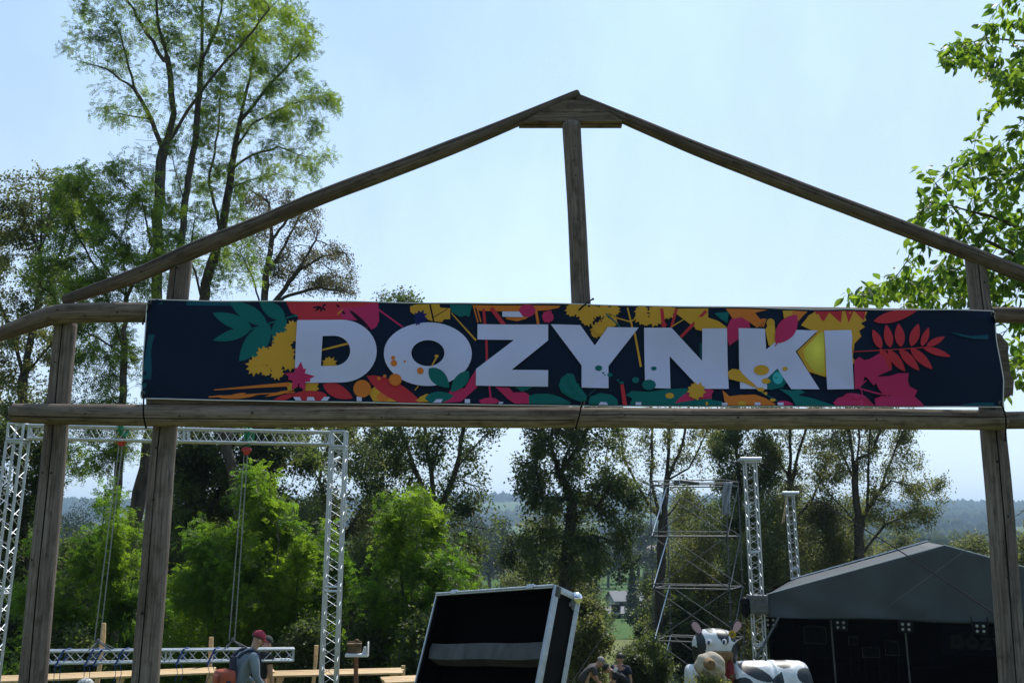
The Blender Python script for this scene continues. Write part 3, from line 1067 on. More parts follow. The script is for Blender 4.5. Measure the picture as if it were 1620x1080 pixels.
# ---- walnut close on the right
def walnut():
    Y = 9.0
    rng = np.random.RandomState(77)
    base = at(1960, 540, Y)
    gz = ground(base.x, base.y)
    root = empty('walnut_tree', (base.x, base.y, gz), 'leafy walnut with large leaves overhanging from the right edge', 'tree')
    G = [[(base.x, base.y, gz - .1), (base.x - .05, Y, 1.2), (base.x - .1, Y, 2.4), (base.x - .2, Y + .1, 3.6), (base.x - .3, Y, 5.0), (base.x - .4, Y, 6.2)]]
    for gd, pts in ((0.2, [(1900, 300), (1780, 150), (1690, 110), (1620, 65), (1560, 60), (1500, 75)]),
                    (-.3, [(1900, 400), (1760, 260), (1680, 215), (1620, 145), (1570, 115)]),
                    (.3, [(1920, 480), (1780, 380), (1690, 310), (1600, 270), (1540, 240), (1500, 265)]),
                    (-.2, [(1920, 600), (1780, 470), (1680, 400), (1590, 350), (1520, 330), (1470, 320)]),
                    (.5, [(1930, 700), (1800, 560), (1690, 470), (1600, 440), (1500, 440), (1420, 455), (1370, 460)]),
                    (.6, [(1930, 760), (1800, 640), (1700, 580), (1640, 560), (1600, 570)]),
                    (.1, [(1800, 560), (1700, 500), (1600, 400), (1540, 370), (1480, 290), (1465, 270)]),
                    (-.5, [(1780, 150), (1690, 30), (1620, -20)])):
        G.append([tuple(at(a, b, Y + gd * (0.5 + j * .3))) for j, (a, b) in enumerate(pts)])
    blobs = [(1570, 70, 60, 35, .5, 60), (1500, 95, 30, 25, .3, 20), (1600, 130, 45, 45, .5, 60), (1590, 260, 60, 55, .6, 120), (1540, 350, 60, 55, .6, 120), (1600, 400, 60, 70, .6, 130), (1480, 320, 40, 35, .4, 45), (1500, 440, 60, 35, .5, 90),
             (1400, 458, 55, 22, .4, 90), (1455, 415, 35, 30, .3, 60), (1490, 330, 40, 35, .4, 50), (1365, 465, 22, 14, .3, 25), (1620, 540, 50, 60, .6, 120), (1600, 600, 30, 30, .4, 30), (1700, 350, 80, 200, .8, 160), (1560, 440, 70, 50, .6, 110), (1590, 330, 50, 90, .7, 120), (1600, 520, 40, 80, .5, 100), (1480, 470, 60, 25, .5, 60), (1850, 100, 120, 120, 1.0, 160), (1900, 380, 120, 160, 1.0, 200), (1980, 560, 120, 120, 1.0, 130), (2080, 250, 110, 200, 1.0, 180), (1950, -60, 160, 90, 1.0, 140), (1700, 60, 80, 80, .8, 80), (1540, 500, 50, 30, .4, 50)]
    A = blob_pts(Y, blobs, rng)
    P, par = grow(G, A, 0.14, rng, kill=1.6)
    r, kids, acc = radii(P, par, 0.003, 0.13, 2.1)
    branch_mesh(P, par, r, kids).build('trunk', M['bark'], root)
    tips = np.where(acc <= 4)[0]
    tips = tips[tips > 10]
    # each leaf is a folded, curved blade: 2 x 4 quads
    k = 5600
    inn = np.array([810 + P[i][0] / P[i][1] * F < 1800 for i in tips])
    k = int(k / max(.2, inn.mean()))
    pick = tips[rng.randint(0, len(tips), k)]
    base_ = P[pick] * 1.0
    out = norm(P[pick] - P[par[pick]])
    ax = norm(out * .5 + rng.normal(0, .55, (k, 3)) + [0, 0, -.45])
    up = norm(rng.normal(0, .5, (k, 3)) + [0, -.15, 1])
    sd = norm(np.cross(ax, up))
    nrm = norm(np.cross(sd, ax))
    L = rng.uniform(.055, .135, k)[:, None]
    wd = L * rng.uniform(.42, .55, (k, 1))
    base_ = base_ + ax * .02 + rng.normal(0, .03, (k, 3))
    prof = [0.02, .72, 1.0, .72, .03]
    fold = rng.uniform(.1, .5, (k, 1))
    bend = rng.uniform(-.1, .35, (k, 1))
    pts = []
    for j, w_ in enumerate(prof):
        t = j / 4
        mid = base_ + ax * L * t - nrm * L * bend * t * t
        e = sd * wd * .5 * w_
        u = nrm * wd * .5 * w_ * fold
        pts.append((mid - e + u, mid, mid + e + u))
    V, R = [], []
    cl = rng.rand(k)
    for j in range(4):
        for h in (0, 1):
            a, b, c, d = pts[j][h], pts[j][h + 1], pts[j + 1][h + 1], pts[j + 1][h]
            V.append(np.stack([a, b, c, d], 1).reshape(-1, 3))
            R.append(cl)
    quads_obj('crown', np.concatenate(V), LM['walnut'], root, np.concatenate(R))


walnut()


# ---- far landscape: woods on the hills, trees and roofs in the valley
def far_trees():
    rng = np.random.RandomState(9)
    bm = bmesh.new()
    bmesh.ops.create_icosphere(bm, subdivisions=1, radius=1)
    bv = np.array([v.co[:] for v in bm.verts])
    bf = np.array([[v.index for v in f.verts] for f in bm.faces])
    bm.free()

    def mass(name, label, pts, hs, m):
        V, Fc = [], []
        for i, (p, h) in enumerate(zip(pts, hs)):
            j = bv * (1 + rng.normal(0, .18, (len(bv), 1)))
            taper = 1 - .45 * np.clip(bv[:, 2:3], 0, 1) * rng.uniform(.3, 1.3)
            q = j * np.array([h * .42, h * .42, h * .55]) * np.concatenate([taper, taper, np.ones_like(taper)], 1) + p + np.array([0, 0, h * .45])
            V.append(q)
            Fc.append(bf + i * len(bv))
        V = np.concatenate(V)
        Fc = np.concatenate(Fc)
        me = bpy.data.meshes.new(name)
        me.vertices.add(len(V))
        me.vertices.foreach_set('co', V.astype(np.float32).ravel())
        me.loops.add(Fc.size)
        me.loops.foreach_set('vertex_index', Fc.astype(np.int32).ravel())
        me.polygons.add(len(Fc))
        me.polygons.foreach_set('loop_start', np.arange(0, Fc.size, 3, dtype=np.int32))
        me.polygons.foreach_set('loop_total', np.full(len(Fc), 3, np.int32))
        me.materials.append(m)
        me.update(calc_edges=True)
        o = bpy.data.objects.new(name, me)
        COL.objects.link(o)
        tag(o, label, 'wood', kind='stuff')

    mf = mat('far_forest', (0.035, 0.058, 0.03, 1), 0.95, nscale=0.02, namt=0.4, spec=0.05)
    pts, hs = [], []
    while len(pts) < 9000:
        y = rng.uniform(1250, 3000)
        x = rng.uniform(-0.75, 0.75) * y
        v = mnoise.noise(Vector((x / 420, y / 520, 1.7)))
        strip = 2080 < y < 2330
        if (v > -0.05 and not (strip and rng.rand() < .95)) or y > 2550:
            pts.append(np.array([x, y, ground(x, y)]))
            hs.append(rng.uniform(14, 26))
    mass('hill_woods', 'blue hazy woods covering the far hills', pts, hs, mf)
    mv = mat('valley_trees', (0.035, 0.055, 0.022, 1), 0.95, nscale=0.2, namt=0.4, spec=0.05)
    pts, hs = [], []
    while len(pts) < 1500:
        y = rng.uniform(430, 1200)
        x = rng.uniform(-0.7, 0.7) * y
        if mnoise.noise(Vector((x / 120, y / 160, 7.7))) > 0.08:
            pts.append(np.array([x, y, ground(x, y)]))
            hs.append(rng.uniform(7, 15))
    mass('valley_wood', 'belts of trees across the valley floor', pts, hs, mv)


far_trees()


def mid_tree(px, Y, h, w, kind, label, seed, n=5000, name='broadleaf_tree'):
    rng = np.random.RandomState(seed)
    x = (px - 810) / F * Y
    g = ground(x, Y)
    root = empty(name, (x, Y, g), label, 'tree', 'trees in the valley')
    b = MB()
    b.tube([(x, Y, g - .2), (x + .1, Y, g + h * .4), (x, Y, g + h * .75)], [h * .03, h * .02, h * .008], 6)
    for k in range(7):
        a = rng.uniform(0, 6.28)
        z0 = g + h * rng.uniform(.25, .6)
        b.tube([(x, Y, z0), (x + math.cos(a) * w * .3, Y + math.sin(a) * w * .3, z0 + h * .15)], [h * .01, h * .004], 4)
    b.build('trunk', M['bark'], root)
    if kind == 'cone':
        t = rng.rand(n) ** 1.3
        rad = w * .5 * (1 - t) * np.sqrt(rng.rand(n)) + .1
        a = rng.rand(n) * 6.283
        c = np.stack([x + rad * np.cos(a), Y + rad * np.sin(a), g + .4 + t * h], 1)
    else:
        nb = 16
        cc = np.stack([x + rng.normal(0, w * .2, nb), Y + rng.normal(0, w * .2, nb), g + h * rng.uniform(.32, .88, nb)], 1)
        q = norm(rng.normal(0, 1, (n, 3))) * (rng.rand(n, 1) ** .4) * w * .2
        c = cc[rng.randint(0, nb, n)] + q
    ax = norm(rng.normal(0, 1, (n, 3)))
    sd = norm(np.cross(ax, rng.normal(0, 1, (n, 3))))
    s = rng.uniform(.7, 1.3, n) * max(.2, Y * .0016)
    quads_obj('crown', leaf_quads(c, ax, sd, s, s * .8), LM['far'], root, rng.rand(n))


mid_tree(995, 150, 7.5, 2.6, 'cone', 'narrow dark conifer in front of the pale shed', 101, 4000, 'conifer_tree')
mid_tree(1024, 170, 7.5, 5, 'round', 'round dark tree right of the pale shed', 102)
mid_tree(940, 330, 11, 9, 'round', 'round dark tree alone on the bright meadow', 103, 3500)
mid_tree(775, 240, 17, 12, 'round', 'tall hazy tree in the gap left of the oak', 104)
mid_tree(757, 270, 17, 11, 'round', 'hazy tree behind the tawny farm roof', 105)
mid_tree(735, 300, 19, 12, 'round', 'hazy tree beside the many stemmed tree', 106)
mid_tree(795, 200, 21, 10, 'round', 'tallest hazy tree in the gap left of the oak', 107)
mid_tree(975, 290, 18, 12, 'round', 'hazy tree on the far side of the meadow', 108)
mid_tree(1005, 310, 17, 13, 'round', 'hazy tree on the meadow behind the scaffold', 109)
mid_tree(958, 260, 12, 9, 'round', 'dark tree casting its shadow on the meadow', 110)
mid_tree(1030, 240, 11, 9, 'round', 'yellowish tree at the meadow edge behind the scaffold', 111)
mid_tree(925, 170, 7, 6, 'round', 'low tree below the meadow', 112)
mid_tree(905, 120, 6, 6, 'round', 'olive tree just behind the flight case corner', 113)
mid_tree(930, 110, 4.2, 4, 'round', 'low round tree left of the pale shed', 114, 7000)
mid_tree(1020, 95, 2.6, 4, 'round', 'low round tree right of the conifer', 115, 5000)
mid_tree(60, 90, 9, 8, 'round', 'hazy tree seen between the left post and the truss', 116)
mid_tree(118, 200, 22, 14, 'round', 'hazy distant tree between the left posts', 117)


def house(px, Y, w, d, h, rh, rot, wall, roof, label, win=True, group=None):
    x = (px - 810) / F * Y
    g = ground(x, Y)
    root = empty('house', (x, Y, g), label, 'house', group, rz=rot)
    R = Matrix.Rotation(rot, 3, 'Z')
    o = Vector((x, Y, g))
    b = MB()
    b.box(o + Vector((0, 0, h / 2 - .5)), (w, d, h + 1), R)
    for sx in (-1, 1):
        b.add([o + R @ Vector((sx * w / 2, -d / 2, h)), o + R @ Vector((sx * w / 2, d / 2, h)), o + R @ Vector((sx * w / 2, 0, h + rh))], [(0, 1, 2)])
    b.build('wall', wall, root, smooth=False)
    b = MB()
    for s in (-1, 1):
        n = Vector((0, s * rh, d / 2)).normalized()
        A = [Vector((-w / 2 - .5, s * (d / 2 + .5), h - rh * .5 / (d / 2))), Vector((w / 2 + .5, s * (d / 2 + .5), h - rh * .5 / (d / 2))), Vector((w / 2 + .5, 0, h + rh)), Vector((-w / 2 - .5, 0, h + rh))]
        B = [a + n * .15 for a in A]
        vs = [o + R @ v for v in A + B]
        b.add(vs, [(0, 1, 2, 3), (7, 6, 5, 4), (0, 4, 5, 1), (1, 5, 6, 2), (2, 6, 7, 3), (3, 7, 4, 0)])
    b.build('roof', roof, root, smooth=False)
    b = MB()
    b.box(o + R @ Vector((w * .22, -d / 2 - .04, 1.1)), (w * .22, .1, 2.2), R)
    b.build('door', M['black'], root, smooth=False)
    if win:
        for k in (-.3, -.05):
            b = MB()
            b.box(o + R @ Vector((w * k, -d / 2 - .03, 1.6)), (1.1, .08, 1.2), R)
            b.build('window', M['black'], root, smooth=False)
    return root


M['pale_wall'] = mat('pale_wall', (0.33, 0.33, 0.32, 1), 0.9, nscale=.5, namt=.1)
M['pale_roof'] = mat('pale_metal_roof', (0.20, 0.20, 0.21, 1), 0.8, nscale=.5, namt=.1)
M['tan_roof'] = mat('tawny_roof', (0.42, 0.30, 0.24, 1), 0.8, nscale=.5, namt=.2)
house(988, 190, 6.6, 5, 2.6, 1.4, RAD(14), M['pale_wall'], M['pale_roof'], 'pale shed with a dark doorway seen left of the scaffold')
house(951, 160, 6.5, 5, .9, .7, RAD(4), M['pale_wall'], M['pale_roof'], 'low white roofed outbuilding left of the pale shed', False)
house(765, 300, 10, 8, 3.2, 3, RAD(-55), M['pale_wall'], M['tan_roof'], 'tawny roofed house in the gap left of the oak')
house(938, 380, 15, 9, 4, 4, RAD(10), M['pale_wall'], M['tan_roof'], 'tawny roofed farmhouse glimpsed through the oak branches')
house(1017, 420, 13, 8, 4, 3, RAD(0), M['pale_wall'], M['tan_roof'], 'far tawny roofed house behind the scaffold')
# ------------------------------------------------------------ the log gate
def smooth_path(P, step):
    P = [Vector(p) for p in P]
    if len(P) == 2:
        n = max(2, int((P[1] - P[0]).length / step))
        return [P[0].lerp(P[1], i / n) for i in range(n + 1)], [i / n for i in range(n + 1)]
    out, T = [], []
    for i in range(len(P) - 1):
        p0, p1, p2, p3 = P[max(i - 1, 0)], P[i], P[i + 1], P[min(i + 2, len(P) - 1)]
        n = max(1, int((p2 - p1).length / step))
        for k in range(n):
            t = k / n
            out.append(0.5 * ((2 * p1) + (p2 - p0) * t + (2 * p0 - 5 * p1 + 4 * p2 - p3) * t * t + (3 * p1 - p0 - 3 * p2 + p3) * t ** 3))
            T.append((i + t) / (len(P) - 1))
    out.append(P[-1])
    T.append(1.0)
    return out, T


def log(P, R, seed, crack=None, cdepth=0.16, knots=(), wob=1.0, round_ends=True, flat=None):
    """a weathered round log; R = radii spread along the path; crack = angle (deg) of a long drying crack"""
    b = MB()
    pts, T = smooth_path(P, 0.05)
    L = len(pts)
    rr = [float(np.interp(t, np.linspace(0, 1, len(R)), R)) for t in T]
    off = Vector((seed * 3.7, seed * 1.3, 0))
    pts = [p + Vector((mnoise.noise(Vector((i * .05 * 1.3, seed, 0))), mnoise.noise(Vector((i * .05 * 1.1, seed, 5))), mnoise.noise(Vector((i * .05 * 1.3, seed, 9))))) * 0.007 * wob for i, p in enumerate(pts)]
    if round_ends:
        n0 = (pts[1] - pts[0]).normalized() * -.012
        pts = [pts[0] + n0] + pts
        rr = [rr[0] * .86] + rr
        n1 = (pts[-1] - pts[-2]).normalized() * .012
        pts.append(pts[-1] + n1)
        rr.append(rr[-1] * .86)
    angs = [2 * math.pi * k / 34 for k in range(34)]
    if crack is not None:
        c = RAD(crack) % (2 * math.pi)
        angs = [a for a in angs if min(abs(a - c), 2 * math.pi - abs(a - c)) > RAD(7)]
        angs += [c - RAD(3.0), c, c + RAD(3.0)]
        angs = sorted(a % (2 * math.pi) for a in angs)
    n = len(angs)
    fr = frames(pts)
    V, uvs, U = [], [], 0.0
    r0 = sum(rr) / len(rr)
    mi = []
    for i, p in enumerate(pts):
        if i:
            U += (pts[i] - pts[i - 1]).length
        a_, b_ = fr[i]
        for a in angs:
            d = a_ * math.cos(a) + b_ * math.sin(a)
            q = Vector((U * 1.1, math.cos(a) * .6, math.sin(a) * .6)) + off
            k = 1 + .045 * wob * mnoise.noise(q * 1.2) + .022 * wob * mnoise.noise(Vector((U * 3, math.cos(a) * 2.2, math.sin(a) * 2.2)) + off) + .008 * mnoise.noise(Vector((U * 2.5, math.cos(a) * 9, math.sin(a) * 9)) + off)
            if crack is not None and abs(a - c) < 1e-6:
                k -= cdepth * max(0.15, min(1, .75 + 1.2 * mnoise.noise(Vector((U * .9, seed, 3)))))
            for (ku, ka, ks) in knots:
                da = min(abs(a - RAD(ka)), 2 * math.pi - abs(a - RAD(ka))) * rr[i]
                dd = math.hypot(U - ku, da)
                k += .09 * math.exp(-(dd / ks) ** 2)
            V.append(p + d * rr[i] * k)
        uvs.append(U)
    Fs, UV = [], []
    for i in range(len(pts) - 1):
        for k in range(n):
            k2 = (k + 1) % n
            va, vb = angs[k] * r0, (angs[k2] if k2 else angs[0] + 2 * math.pi) * r0
            Fs.append((i * n + k, i * n + k2, (i + 1) * n + k2, (i + 1) * n + k))
            UV.append([(uvs[i] + seed, va), (uvs[i] + seed, vb), (uvs[i + 1] + seed, vb), (uvs[i + 1] + seed, va)])
            isc = crack is not None and (abs(angs[k] - c) < 1e-6 or abs(angs[k2] - c) < 1e-6)
            mi.append(1 if isc else 0)
    for e, s in ((0, -1), (len(pts) - 1, 1)):
        ring = [e * n + k for k in range(n)]
        Fs.append(tuple(ring[::-1] if s < 0 else ring))
        UV.append([(seed + (V[q] - pts[e]).dot(fr[e][0]) * .3, (V[q] - pts[e]).dot(fr[e][1])) for q in Fs[-1]])
        mi.append(0)
    o = len(b.v)
    b.v += [tuple(v) for v in V]
    b.f += [tuple(i for i in f) for f in Fs]
    b.uv += UV
    b.m += mi
    # knot holes: small dark bosses set into the surface
    for (ku, ka, ks) in knots:
        i = min(range(len(uvs)), key=lambda j: abs(uvs[j] - ku))
        a_, b_ = fr[i]
        d = a_ * math.cos(RAD(ka)) + b_ * math.sin(RAD(ka))
        t = a_.cross(b_)
        c_ = pts[i] + d * rr[i] * 1.065
        Rm = Matrix((d, d.cross(t), t)).transposed()
        b.ell(c_, (.004, .011 * ks / .03, .013 * ks / .03), Rm, 8, 5, mi=1)
    return b


def P(pts, Y):
    return [at(x, y, Y) for x, y in pts]


gate = empty('log_gate', at(920, 1194, 7.1) * 1.0, 'weathered log gateway with a gabled top carrying the festival banner', 'gateway')
WM = [M['log'], M['dark_crack']]
LWM = [M['rail'], M['dark_crack']]
RM = [M['rafter'], M['dark_crack']]
PM = [M['post'], M['dark_crack']]
G0 = 7.0
log(P([(40, 1200), (72, 860), (104, 513)], 7.12), [.095, .086, .078], 1, crack=262, cdepth=.2, knots=((1.9, 250, .02), (1.9, 292, .02), (3.0, 250, .02), (3.02, 300, .025), (1.3, 300, .02), (2.7, 280, .018))).build('post', PM, gate, angle=60)
log(P([(220, 1200), (262, 672), (288, 404)], 7.12), [.095, .085, .076], 2, crack=276, cdepth=.16, knots=((1.0, 286, .035), (1.75, 275, .025), (2.55, 262, .02), (2.1, 285, .02), (3.4, 270, .02), (1.5, 300, .015))).build('post', PM, gate, angle=60)
log(P([(1612, 1200), (1571, 672), (1541, 402)], 7.12), [.093, .086, .07], 3, crack=283, cdepth=.15, knots=((1.2, 285, .03), (1.6, 265, .02), (2.3, 272, .02), (2.0, 290, .025), (3.3, 262, .02))).build('post', PM, gate, angle=60)
log(P([(1822, 1200), (1775, 672), (1757, 510)], 7.26), [.093, .086, .078], 14, crack=265).build('post', PM, gate, angle=60)
log(P([(904, 197), (912, 330), (920, 490)], 7.03), [.069, .067, .071], 4, knots=((.3, 265, .014), (.42, 272, .014), (.75, 270, .016), (.9, 262, .012), (1.05, 276, .012), (.2, 280, .012)), wob=.8).build('king_post', PM, gate, angle=60)
log(P([(-60, 545), (0, 528), (40, 513), (80, 499), (125, 495), (240, 495), (500, 497), (905, 499)], G0), [.050, .052, .062, .07, .072, .072, .071, .07], 5, knots=((.75, 10, .02), (1.2, 350, .02), (.95, 330, .018))).build('upper_rail', WM, gate, angle=60)
log(P([(890, 497), (1200, 499), (1568, 504)], G0), [.064, .066, .062], 6).build('upper_rail', WM, gate, angle=60)
log(P([(1545, 498), (1660, 500), (1790, 503)], G0 + .16), [.058, .06, .062], 7).build('upper_rail', WM, gate, angle=60)
log(P([(22, 653), (240, 657), (560, 659), (917, 660)], G0 - .02), [.070, .077, .075, .073], 8, crack=338, cdepth=.10, knots=((.55, 0, .02), (1.2, 352, .02), (1.7, 12, .022), (2.6, 350, .016), (3.1, 8, .016))).build('lower_rail', LWM, gate, angle=60)
log(P([(909, 661), (1250, 662), (1587, 664)], G0 - .02), [.071, .075, .07], 9, crack=12, cdepth=.10, knots=((.35, 8, .016), (1.15, 0, .022), (2.1, 350, .02))).build('lower_rail', LWM, gate, angle=60)
log(P([(1570, 665), (1680, 664), (1800, 665)], G0 + .17), [.062, .063, .065], 10).build('lower_rail', WM, gate, angle=60)
log(P([(103, 475), (205, 440), (306, 396), (408, 354), (509, 312), (611, 273), (712, 234), (813, 193), (914, 149)], 7.05), [.036, .055, .062, .058, .056, .056, .056, .048, .036], 11, wob=1.1, crack=25, cdepth=.12, knots=((.6, 350, .02), (1.1, 20, .018), (1.9, 40, .018), (2.4, 5, .02), (2.9, 10, .016))).build('rafter', RM, gate, angle=60)
log(P([(914, 156), (1000, 193), (1100, 235), (1200, 274), (1300, 312), (1400, 350), (1500, 388), (1600, 427), (1700, 465), (1785, 497)], 7.06), [.036, .047, .053, .055, .055, .056, .056, .056, .058, .05], 12, wob=1.1, crack=12, cdepth=.12, knots=((.4, 10, .018), (.9, 20, .018), (1.3, 345, .02), (1.7, 30, .02), (2.2, 5, .018), (2.6, 15, .018))).build('rafter', RM, gate, angle=60)


def board(poly, y0, y1, name, m=None):
    b = MB()
    n = len(poly)
    A = [at(x, y, y0) for x, y in poly]
    B = [a + Vector((0, y1 - y0, 0)) for a in A]
    vs = A + B
    fs = [tuple(range(n)), tuple(range(n, 2 * n))[::-1]] + [((i + 1) % n, i, i + n, (i + 1) % n + n) for i in range(n)]
    uv = [[(vs[i].x, vs[i].z) for i in f] for f in fs]
    b.add(vs, fs, 0, uv)
    return b.build(name, m or M['log'], gate, angle=30)


board([(826, 193), (985, 191), (960, 176), (925, 160), (895, 158), (862, 173)], 7.0, 7.04, 'gable_board')
board([(821, 199), (984, 199), (985, 192), (822, 193)], 7.07, 7.12, 'gable_board')
board([(1570, 524), (1584, 529), (1594, 545), (1598, 588), (1604, 604), (1603, 622), (1596, 628), (1570, 629)], 7.0, 7.035, 'slab')
board([(231, 626), (420, 630), (900, 640), (900, 652), (560, 650), (231, 650)], 6.98, 7.01, 'slab')

# ------------------------------------------------------------ the banner
BY = 6.895
banner = empty('banner', (at(915, 560, BY).x, BY, at(915, 560, BY).z), 'long navy banner printed with autumn leaves and big white letters', 'banner')
BX0, BX1 = at(232, 560, BY).x, at(1580, 560, BY).x
BZ1 = at(900, 474, BY).z
def bsurf(x, z, off=0.0):
    """cloth shape: shallow billows, the top edge curled back over the rail"""
    ztop = BZ1 + .03 - .012 * (x - BX0) - 0.03 * ((x - BX0) / (BX1 - BX0)) * 0
    y = BY
    e1 = min(1, max(0, (x - BX0) / .5))
    y += .010 * math.sin(x * 4.3 + 1.2 * z) + .006 * math.sin(x * 9.1 + 2) + .005 * math.sin(z * 11 + x * 2)
    y += .012 * mnoise.noise(Vector((x * 1.3, z * 2.0, 4.0)))
    # soft crease down the right-hand letter and sag folds in the right corner
    y += -.012 * math.exp(-((x - at(1345, 560, BY).x) / .05) ** 2) + .012 * math.exp(-((x - at(1300, 560, BY).x) / .09) ** 2)
    cx, cz = at(1565, 495, BY).x, at(1565, 495, BY).z
    d = (x - cx) * .35 + (z - cz) * .94
    if x > cx - 1.2:
        k = (1 - (cx - x) / 1.2)
        y += .008 * k * math.sin((d * 1.0 + .02) * 28) * math.exp(-(d / .12) ** 2)
    for (gx, gz_, s_) in ((-2.52, 2.62, 1), (2.45, 2.48, -1), (.47, 2.50, 1), (-2.5, 3.2, 1)):
        dx_, dz_ = x - gx, z - gz_
        rr_ = math.hypot(dx_, dz_)
        if rr_ < .6:
            y += .006 * math.exp(-rr_ / .2) * math.sin(math.atan2(dz_, dx_) * 9)
    t = z - (ztop - .012)
    if t > 0:
        y += t * 1.3
    return Vector((x, y - off, z))


def pxz(px, py):
    v = at(px, py, BY)
    return (v.x, v.z)


def flat_poly(polys, off, cut=0.03):
    """cut polygons (lists of (x, z)) on a fixed grid and lay them on the cloth"""
    bm = bmesh.new()
    for pl in polys:
        loops = pl if isinstance(pl[0][0], (tuple, list)) else [pl]
        flat = [q for l in loops for q in l]
        tris = tessellate_polygon([[Vector((q[0], q[1], 0)) for q in l] for l in loops])
        vs = [bm.verts.new((q[0], 0, q[1])) for q in flat]
        for t in tris:
            try:
                bm.faces.new([vs[i] for i in t])
            except ValueError:
                pass
    xs = [v.co.x for v in bm.verts]
    zs = [v.co.z for v in bm.verts]
    for ax, lo, hi in ((0, min(xs), max(xs)), (2, min(zs), max(zs))):
        k = math.ceil(lo / cut)
        while k * cut < hi:
            no = [0, 0, 0]
            no[ax] = 1
            co = [0, 0, 0]
            co[ax] = k * cut
            bmesh.ops.bisect_plane(bm, geom=bm.verts[:] + bm.edges[:] + bm.faces[:], plane_co=co, plane_no=no, dist=1e-5)
            k += 1
    bmesh.ops.triangulate(bm, faces=bm.faces[:])
    bm.verts.index_update()
    V = [bsurf(v.co.x, v.co.z, off) for v in bm.verts]
    Fc = []
    for f in bm.faces:
        ids = [v.index for v in f.verts]
        n = (V[ids[1]] - V[ids[0]]).cross(V[ids[2]] - V[ids[0]])
        if n.length < 1e-12:
            continue
        Fc.append(tuple(ids if n.y < 0 else ids[::-1]))
    bm.free()
    return V, Fc


def pcol(name, rgb, rough=.5):
    return mat(name, rgb, rough, nscale=2.5, namt=.06, spec=.12)


BC = {'navy': pcol('print_navy', (.003, .011, .036, 1)), 'teal': pcol('print_teal', (.005, .13, .14, 1)), 'teal2': pcol('print_dark_teal', (.006, .075, .12, 1)),
      'yellow': pcol('print_yellow', (.60, .32, .04, 1)), 'red': pcol('print_red', (.50, .035, .055, 1)), 'pink': pcol('print_crimson', (.50, .03, .13, 1)),
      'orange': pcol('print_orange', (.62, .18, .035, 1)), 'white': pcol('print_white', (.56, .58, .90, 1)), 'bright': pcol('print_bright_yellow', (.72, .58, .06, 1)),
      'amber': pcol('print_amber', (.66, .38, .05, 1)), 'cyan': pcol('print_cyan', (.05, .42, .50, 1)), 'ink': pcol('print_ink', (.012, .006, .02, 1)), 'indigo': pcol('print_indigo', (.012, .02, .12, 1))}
BN = list(BC)
c2 = lambda X, Y: (200 + X / 3.375, 460 + Y / 3.375)
c3 = lambda X, Y: (640 + X / 3.375, 460 + Y / 3.375)
c4 = lambda X, Y: (1100 + X / 3.115, 460 + Y / 3.115)
SH = []          # (colour, [px polygon])


def pg(c, col, *pts):
    SH.append((col, [c(*p) for p in pts]))


def lf(c, col, b, t, w, bulge=.45):
    """leaf shape from base b to tip t, width w"""
    (x0, y0), (x1, y1) = b, t
    dx, dy = x1 - x0, y1 - y0
    L = math.hypot(dx, dy)
    nx, ny = -dy / L, dx / L
    up, dn = [], []
    for k in range(1, 10):
        s = k / 10
        h = w / 2 * math.sin(math.pi * s ** (math.log(.5) / math.log(bulge))) ** .8
        up.append(c(x0 + dx * s + nx * h, y0 + dy * s + ny * h))
        dn.append(c(x0 + dx * s - nx * h, y0 + dy * s - ny * h))
    SH.append((col, [c(x0, y0)] + up + [c(x1, y1)] + dn[::-1]))


def st(c, col, a, b, w, w2=None):
    w2 = w if w2 is None else w2
    dx, dy = b[0] - a[0], b[1] - a[1]
    L = math.hypot(dx, dy)
    nx, ny = -dy / L, dx / L
    SH.append((col, [c(a[0] + nx * w / 2, a[1] + ny * w / 2), c(b[0] + nx * w2 / 2, b[1] + ny * w2 / 2), c(b[0] - nx * w2 / 2, b[1] - ny * w2 / 2), c(a[0] - nx * w / 2, a[1] - ny * w / 2)]))


def el(c, col, x, y, rx, ry=None, n=20):
    ry = ry or rx
    SH.append((col, [c(x + rx * math.cos(2 * math.pi * k / n), y + ry * math.sin(2 * math.pi * k / n)) for k in range(n)]))


def jag(c, col, x, y, r, n=11, inner=.72, seed=0, ry=None):
    rg = random.Random(seed * 31 + int(x))
    ry = ry or r
    pts = []
    for k in range(2 * n):
        a = math.pi * k / n + .2
        q = (1 if k % 2 == 0 else inner) * rg.uniform(.85, 1.1)
        pts.append(c(x + r * q * math.cos(a), y + ry * q * math.sin(a)))
    SH.append((col, pts))


def maple(c, col, x, y, r, rot=0):
    sp = [(0, 1.0), (.10, .62), (.16, .70), (.22, .45), (.42, .92), (.47, .62), (.55, .66), (.62, .40), (.85, .85), (.88, .55), (.97, .5), (1.0, .15)]
    half = [(a * math.pi, q) for a, q in sp]
    pts = [(a, q) for a, q in half] + [(-a, q) for a, q in half[::-1][1:-1]]
    SH.append((col, [c(x + r * q * math.sin(a + rot), y - r * q * math.cos(a + rot)) for a, q in pts]))


